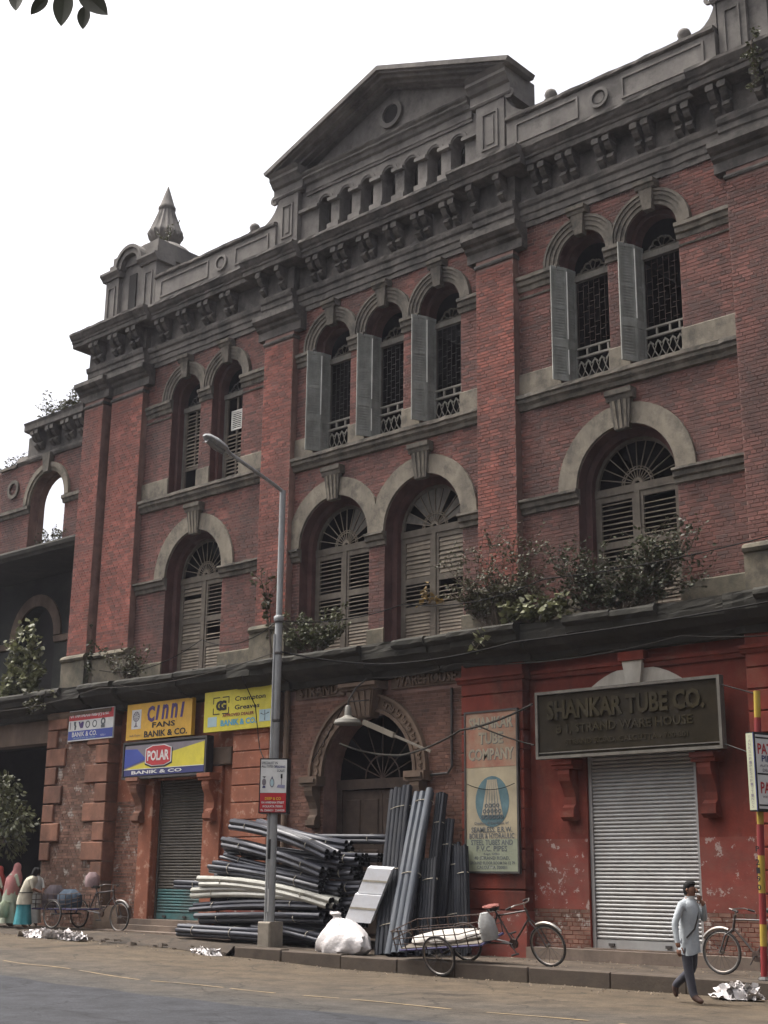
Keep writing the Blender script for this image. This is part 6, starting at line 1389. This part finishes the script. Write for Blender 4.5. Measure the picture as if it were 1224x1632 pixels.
w1 = thing('person', 'woman wrapped in a rose pink headscarf beside the teal skirt', 'person', (-11.25,-1.65,.37), PG); robed(-11.25,-1.65,1.60,.12,w1,c_sage,c_sage,m_hair,scarf=c_pink,turn=radians(70))
w0 = thing('person', 'woman with a dark red shawl at the left picture edge', 'person', (-11.75,-1.75,.37), PG); robed(-11.75,-1.75,1.52,.05,w0,c_sage,cloth('dark_blue_skirt', (.05,.06,.12)),m_hair,scarf=c_red,turn=radians(60))
w3 = thing('person', 'person in white half hidden between the two women', 'person', (-11.2,-.95,.37), PG); robed(-11.2,-.95,1.50,.10,w3,c_wh,c_wh,m_hair,turn=radians(-20))
bag = MB(); bag.loft([(-11.05,-1.95,.62,.05,.10,.05,1),(-11.05,-1.95,.70,.10,.17,.05,1),(-11.05,-1.95,.95,.08,.15,.05,2),(-11.05,-1.95,1.05,.02,.03,0,2)], 16); o = bag.build('carrier_bag', cloth('pale_green_bag', (.34,.40,.28)), smooth=True); tag(o, 'pale green carrier bag hanging beside the pink-scarfed woman', 'bag')

# ================================================================== PLANTS
def leafmat(name, c, var=.35, tr=.25):
    m = mat(name, c, .55, .2, 3, 0, island=var, spec=.3); t = m.node_tree; b = t.nodes['Principled BSDF']
    out = t.nodes['Material Output']; tl = t.nodes.new('ShaderNodeBsdfTranslucent'); mx = t.nodes.new('ShaderNodeMixShader'); mx.inputs[0].default_value = tr
    src = b.inputs['Base Color'].links[0].from_socket; t.links.new(src, tl.inputs[0]); t.links.new(b.outputs[0], mx.inputs[1]); t.links.new(tl.outputs[0], mx.inputs[2]); t.links.new(mx.outputs[0], out.inputs[0]); return m
f_dark = leafmat('dark_leaf', (.040,.044,.022), .5, .12); f_mid = leafmat('mid_leaf', (.062,.066,.030), .45, .15); f_pale = leafmat('pale_leaf', (.115,.118,.056), .45, .2); f_olive = leafmat('olive_leaf', (.066,.064,.034), .45, .15); f_tree = leafmat('street_tree_leaf', (.055,.060,.038), .3, .08); f_dry = leafmat('dry_leaf', (.20,.13,.04))
m_twig = mat('twig_bark', (.085,.065,.048), .9, .3, 8, .2, 40); m_bark = mat('tree_bark', (.10,.082,.065), .92, .3, 6, .6, 20)
def leaf(mb, p, d, s, rnd, wd=.38, heart=False):
    d = Vector(d).normalized(); u = d.cross(Vector((rnd.uniform(-1,1),rnd.uniform(-1,1),rnd.uniform(-1,1))))
    if u.length < 1e-3: return
    u.normalize(); nn = d.cross(u); p = Vector(p); w_ = s*wd*rnd.uniform(.8,1.15)
    if heart: mb.add([p, p+d*s*.18+u*w_, p+d*s*.55+u*w_*.85-nn*s*.05, p+d*s*1.1-nn*s*.12, p+d*s*.55-u*w_*.85-nn*s*.05, p+d*s*.18-u*w_], [(0,1,2,3),(0,3,4,5)])
    else: mb.add([p, p+d*s*.22+u*w_*.75+nn*s*.04, p+d*s*.62+u*w_*.9+nn*s*.03, p+d*s-nn*s*.08, p+d*s*.62-u*w_*.9+nn*s*.03, p+d*s*.22-u*w_*.75+nn*s*.04], [(0,1,2,3),(0,3,4,5)])
def plant(name, label, base, stems, lsize, nleaf, fm, seed, cat='plant', wd=.38, heart=False, droop=0.0, tr=.010, group='plants growing from the masonry', wob=.12, dens=1.0, twigs=2):
    """stems: list of tip offsets from base; leaves scattered along each stem and its twigs"""
    rnd = random.Random(seed); b = Vector(base); P = thing(name, label, cat, base, group); st = MB(); lf = MB()
    for tip in stems:
        tip = Vector(tip); b0 = b + Vector((rnd.uniform(-.1,.1)+tip.x*.25, rnd.uniform(-.05,.05), 0)); pts = []
        for i in range(7):
            t = i/6; q = b0 + (b+tip-b0)*t + Vector((rnd.uniform(-wob,wob)*t, rnd.uniform(-wob,wob)*t*.6, -droop*t*t))
            pts.append(q)
        st.tube(pts, tr, 5, r2=tr*.35)
        for k in range(twigs):
            i = rnd.randint(2,5); q = pts[i]; e = q + Vector((rnd.uniform(-1,1),rnd.uniform(-.7,.5),rnd.uniform(.1,.9)))*tip.length*.28
            st.tube([q, (q+e)/2+Vector((0,0,.02)), e], tr*.5, 4, r2=tr*.2)
            for j in range(max(1,int(nleaf*.35))):
                t = rnd.uniform(.3,1); leaf(lf, q.lerp(e,t)+Vector((rnd.gauss(0,.02),rnd.gauss(0,.02),rnd.gauss(0,.02))), (rnd.uniform(-1,1),rnd.uniform(-1,.4),rnd.uniform(-.6,.6)), lsize*rnd.uniform(.6,1.2), rnd, wd, heart)
        for j in range(nleaf):
            t = rnd.uniform(.25,1)*6; i = min(5,int(t)); q = pts[i].lerp(pts[i+1], t-i)
            leaf(lf, q+Vector((rnd.gauss(0,.03),rnd.gauss(0,.03),rnd.gauss(0,.03))), (rnd.uniform(-1,1),rnd.uniform(-1,.5),rnd.uniform(-.8,.5)), lsize*rnd.uniform(.6,1.2), rnd, wd, heart)
    st.build('stems', m_twig, P, fix=False); lf.build('foliage', fm, P, fix=False, kind='stuff')
    return P
def spread(n, w0, w1, h0, h1, d, seed):
    r = random.Random(seed); return [(r.uniform(w0,w1), r.uniform(-d,d*.4), r.uniform(h0,h1)) for _ in range(n)]
plant('ledge_shrub', 'large dark shrub growing on the ledge under the right fanlight window', (6.6,-.45,6.66), spread(74,-1.8,2.3,.25,1.6,.34,1), .075, 18, f_dark, 11, wob=.22, twigs=7, tr=.012)
plant('ledge_shrub', 'tall thin dark sapling at the right end of the ledge shrub', (7.4,-.42,6.68), spread(7,-.25,.25,.9,1.5,.2,2), .09, 60, f_mid, 12, twigs=4)
plant('ledge_creeper', 'pale-leaved creeper spilling along the ledge left of dark shrub', (5.0,-.62,6.66), spread(16,-1.0,1.0,.1,.6,.25,3), .14, 18, f_pale, 13, heart=True, droop=.15)
plant('twiggy_shrub', 'sparse twiggy shrub on the ledge in front of the middle red pilaster', (3.75,-.45,6.68), spread(44,-1.3,1.25,.6,2.0,.25,4), .065, 18, f_olive, 14, wob=.18, twigs=8, tr=.013)
plant('hanging_creeper', 'few heart-shaped pale leaves hanging below the ledge at the pilaster', (3.5,-.84,6.62), [(-.05,-.05,-.45),(.2,-.08,-.38),(.35,-.05,-.30),(.05,-.06,-.5)], .15, 4, f_pale, 15, heart=True, wd=.42, twigs=0)
plant('ledge_bush', 'low green bush below the first louvred window right of the lamp post', (-1.55,-.48,6.66), spread(26,-.95,1.1,.35,1.15,.25,5), .08, 40, f_mid, 16, twigs=3)
plant('wall_sapling', 'bent dry sapling against the wall left of the lamp post', (-3.08,-.30,6.70), [(-.25,-.1,2.2),(-.40,-.1,2.30),(-.15,-.05,1.9)], .13, 16, f_olive, 17, tr=.022, wob=.06, twigs=3)
plant('ledge_weed', 'tufts of weeds on the ledge under the left fanlight window', (-8.3,-.55,6.68), spread(34,-1.2,1.2,.15,.9,.10,6), .08, 11, f_olive, 18, twigs=1)
plant('ledge_sapling', 'upright dark-leaved sapling on the corner pilaster plinth', (-9.95,-.60,6.68), [(0,0,1.7),(.05,0,1.2),(-.1,0,.8)], .17, 22, f_dark, 19, wd=.22, twigs=1, wob=.05)
plant('peepal_creeper', 'pale leafy creeper hanging before the dark loggia of the ruined wing', (-13.3,-.35,6.6), spread(34,-1.3,1.05,-.3,2.35,.15,7), .16, 26, f_pale, 20, heart=True, wd=.42, twigs=2)
plant('peepal_creeper', 'ragged creeper hanging on the ledge left of the corner plinth', (-12.0,-.7,6.45), spread(12,-.9,.9,-.35,.35,.15,8), .13, 14, f_olive, 21, heart=True, droop=.1)
plant('parapet_weed', 'spiky dry weeds sprouting on the broken cornice of the ruin', (-13.0,.05,15.20), spread(40,-1.7,1.4,.15,.95,.1,9), .10, 12, f_olive, 22, wd=.25, twigs=3, tr=.009)
plant('parapet_weed', 'small weeds on the ruined wall top at the left picture edge', (-16.0,.2,14.05), spread(12,-.7,.9,.1,.55,.1,10), .09, 9, f_olive, 23, twigs=1)
plant('arch_weed', 'weeds growing in the foot of the open ruined arch', (-13.2,.1,11.28), spread(14,-.9,1.3,.1,.55,.2,11), .08, 12, f_olive, 24, twigs=1)
plant('dome_weed', 'little weeds growing on the domed corner turret', (-9.35,.6,19.9), spread(7,-.2,.7,.2,.75,.2,12), .07, 10, f_mid, 25, twigs=2, tr=.007)
plant('cornice_vine', 'green vine hanging over the cornice at upper right corner', (10.25,-.78,17.3), [(0,-.05,-.7),(.1,-.02,-1.0),(-.1,-.05,-.4),(.15,0,.2),(0,-.05,-1.2)], .06, 30, f_mid, 26, twigs=3)
plant('window_weed', 'yellowing weed growing through the second louvred window', (1.2,.30,7.6), spread(6,-.35,.9,-.1,.55,.1,13), .12, 6, f_dry, 27, heart=True, twigs=0)
def tree(name, label, base, trunk, r0, clumps, nleaf, lsize, fm, seed, wd=.32, extra=None):
    rnd = random.Random(seed); P = thing(name, label, 'tree', base, None); b = Vector(base)
    top = b + Vector(trunk); mb = MB(); mb.tube([b, b+(top-b)*.35+Vector((.08,.05,0)), b+(top-b)*.7+Vector((-.06,.04,0)), top], r0, 9, r2=r0*.55)
    for c, rad in clumps:
        s = b+(top-b)*rnd.uniform(.65,1); c = Vector(c); mb.tube([s, s.lerp(c,.5)+Vector((0,0,.15)), c], r0*.35, 6, r2=r0*.08)
    mb.build('trunk', m_bark, P, True, fix=False)
    lf = MB()
    for c, rad in clumps:
        c = Vector(c)
        for k in range(int(nleaf*rad*rad)):
            v = Vector((rnd.gauss(0,1),rnd.gauss(0,1),rnd.gauss(0,1))).normalized()*rad*(rnd.random()**.45); v.z *= .75
            leaf(lf, c+v, v.normalized()+Vector((rnd.uniform(-.8,.8),rnd.uniform(-.8,.8),rnd.uniform(-1.2,.2))), lsize*rnd.uniform(.6,1.25), rnd, wd)
    for p, d, s in extra or []:
        d = Vector(d).normalized(); u = d.cross(Vector((-.669,.743,.3))).normalized(); p = Vector(p); n_ = 9; w_ = s*.23; vs = []; nn = d.cross(u)
        for i in range(n_+1):
            t = i/n_; q = sin(pi*t**.85)**.8*w_; c_ = p + d*s*t + nn*s*.12*t*t
            vs += [c_+u*q+nn*q*.25, c_, c_-u*q+nn*q*.25]
        lf.add(vs, [f for i in range(n_) for f in ((i*3,i*3+1,i*3+4,i*3+3),(i*3+1,i*3+2,i*3+5,i*3+4))])
    lf.build('crown', fm, P, fix=False, kind='stuff'); return P
tree('small_tree', 'small bushy tree growing before the dark arcade at left edge', (-12.3,-1.7,pv(-12.3)), (.1,.1,2.1), .07, [((-12.2,-1.7,3.6),.75),((-11.4,-1.6,3.05),.6),((-13.0,-1.8,3.2),.7),((-11.9,-1.5,2.5),.55),((-13.3,-1.6,2.4),.5),((-12.0,-1.6,4.05),.4)], 700, .15, f_mid, 31)
# street tree, unseen crown enlarged to block sky light; few leaves dip into view
cl = []; rt_ = random.Random(5)
for d_, l_, z_, r_ in ((-4,-9,10,3.2),(-4,-4.5,11,3.4),(-3.5,0,12.5,3.6),(-4,5,11,3.4),(-4.5,9.5,9.5,3.0),(-8,-7,9,3.2),(-8,-2,10,3.4),(-8,3,9.5,3.4),(-8,8,9,3.0),(-1.5,-6,13,2.6),(-1,3,14,2.8),(-6,0,15,3.4),(-10,0,8,3.0)):
    cl.append(((20 - .669*d_ + .743*l_, -22 + .743*d_ + .669*l_, z_), r_))
exl = [(tuple(Vector(p)+Vector((0,0,-.085))), d, q) for p, d, q in [((16.30,-19.87,4.78),(.1,.05,-1),.12), ((16.39,-19.73,4.80),(-.05,.05,-1),.16), ((16.43,-19.67,4.745),(.0,.05,-1),.105), ((16.43,-19.70,4.80),(.55,.5,-.75),.17), ((16.36,-19.78,4.76),(-.4,-.3,-.8),.10),
       ((16.33,-19.8,4.95),(.2,.3,-.5),.13), ((16.5,-19.7,5.05),(.3,.3,-.4),.14)]]
T_ = tree('street_tree', 'broad-leaved street tree whose leaves dip into the upper left corner', (23.6,-26.4,.1), (-.3,.2,6.6), .42, cl, 150, .30, f_tree, 33, extra=exl)
MB().tube([(23.3,-26.2,6.4),(20.2,-23.6,7.4),(18.2,-21.8,6.3),(16.9,-20.4,5.25),(16.36,-19.76,4.80)], .03, 6, r2=.008).build('branch', m_bark, T_, True)

OT = thing('sky_blocking_terrace', 'plain plastered terrace added unseen behind the viewer to block low sky', 'building', (15,-38,0))  # unseen block added to cut the low frontal sky light
mb = MB(); mb.box(-60,80,-48,-38,-.3,15.5); mb.build('wall', m_plas, OT); MB().box(-60.2,80.2,-48,-37.5,15.5,16.2).build('cornice', m_corn, OT)
wm = MB().box(-.6,.6,-.03,.05,-1.1,1.1).mesh('window', m_door)
for k in range(22):
    for z in (2.4,6.8,11.2): o = put('window', wm, OT); o.location = (-40+k*5, -38, z)
# ================================================================== LENS GLARE VEIL, ADDED AS A THIN VOLUME
hz = MB().box(-256,256,-256,256,-1.4,24.0).build('glare_veil', m_dark); hz.data.materials.clear()
mh = bpy.data.materials.new('thin_glare_veil'); mh.use_nodes = True; t = mh.node_tree; t.nodes.remove(t.nodes['Principled BSDF'])
pvn = t.nodes.new('ShaderNodeVolumePrincipled'); pvn.inputs['Color'].default_value = (.84,.85,.96,1); pvn.inputs['Density'].default_value = .0003; pvn.inputs['Anisotropy'].default_value = .3
t.links.new(pvn.outputs[0], t.nodes['Material Output'].inputs['Volume']); hz.data.materials.append(mh); tag(hz, kind='stuff')
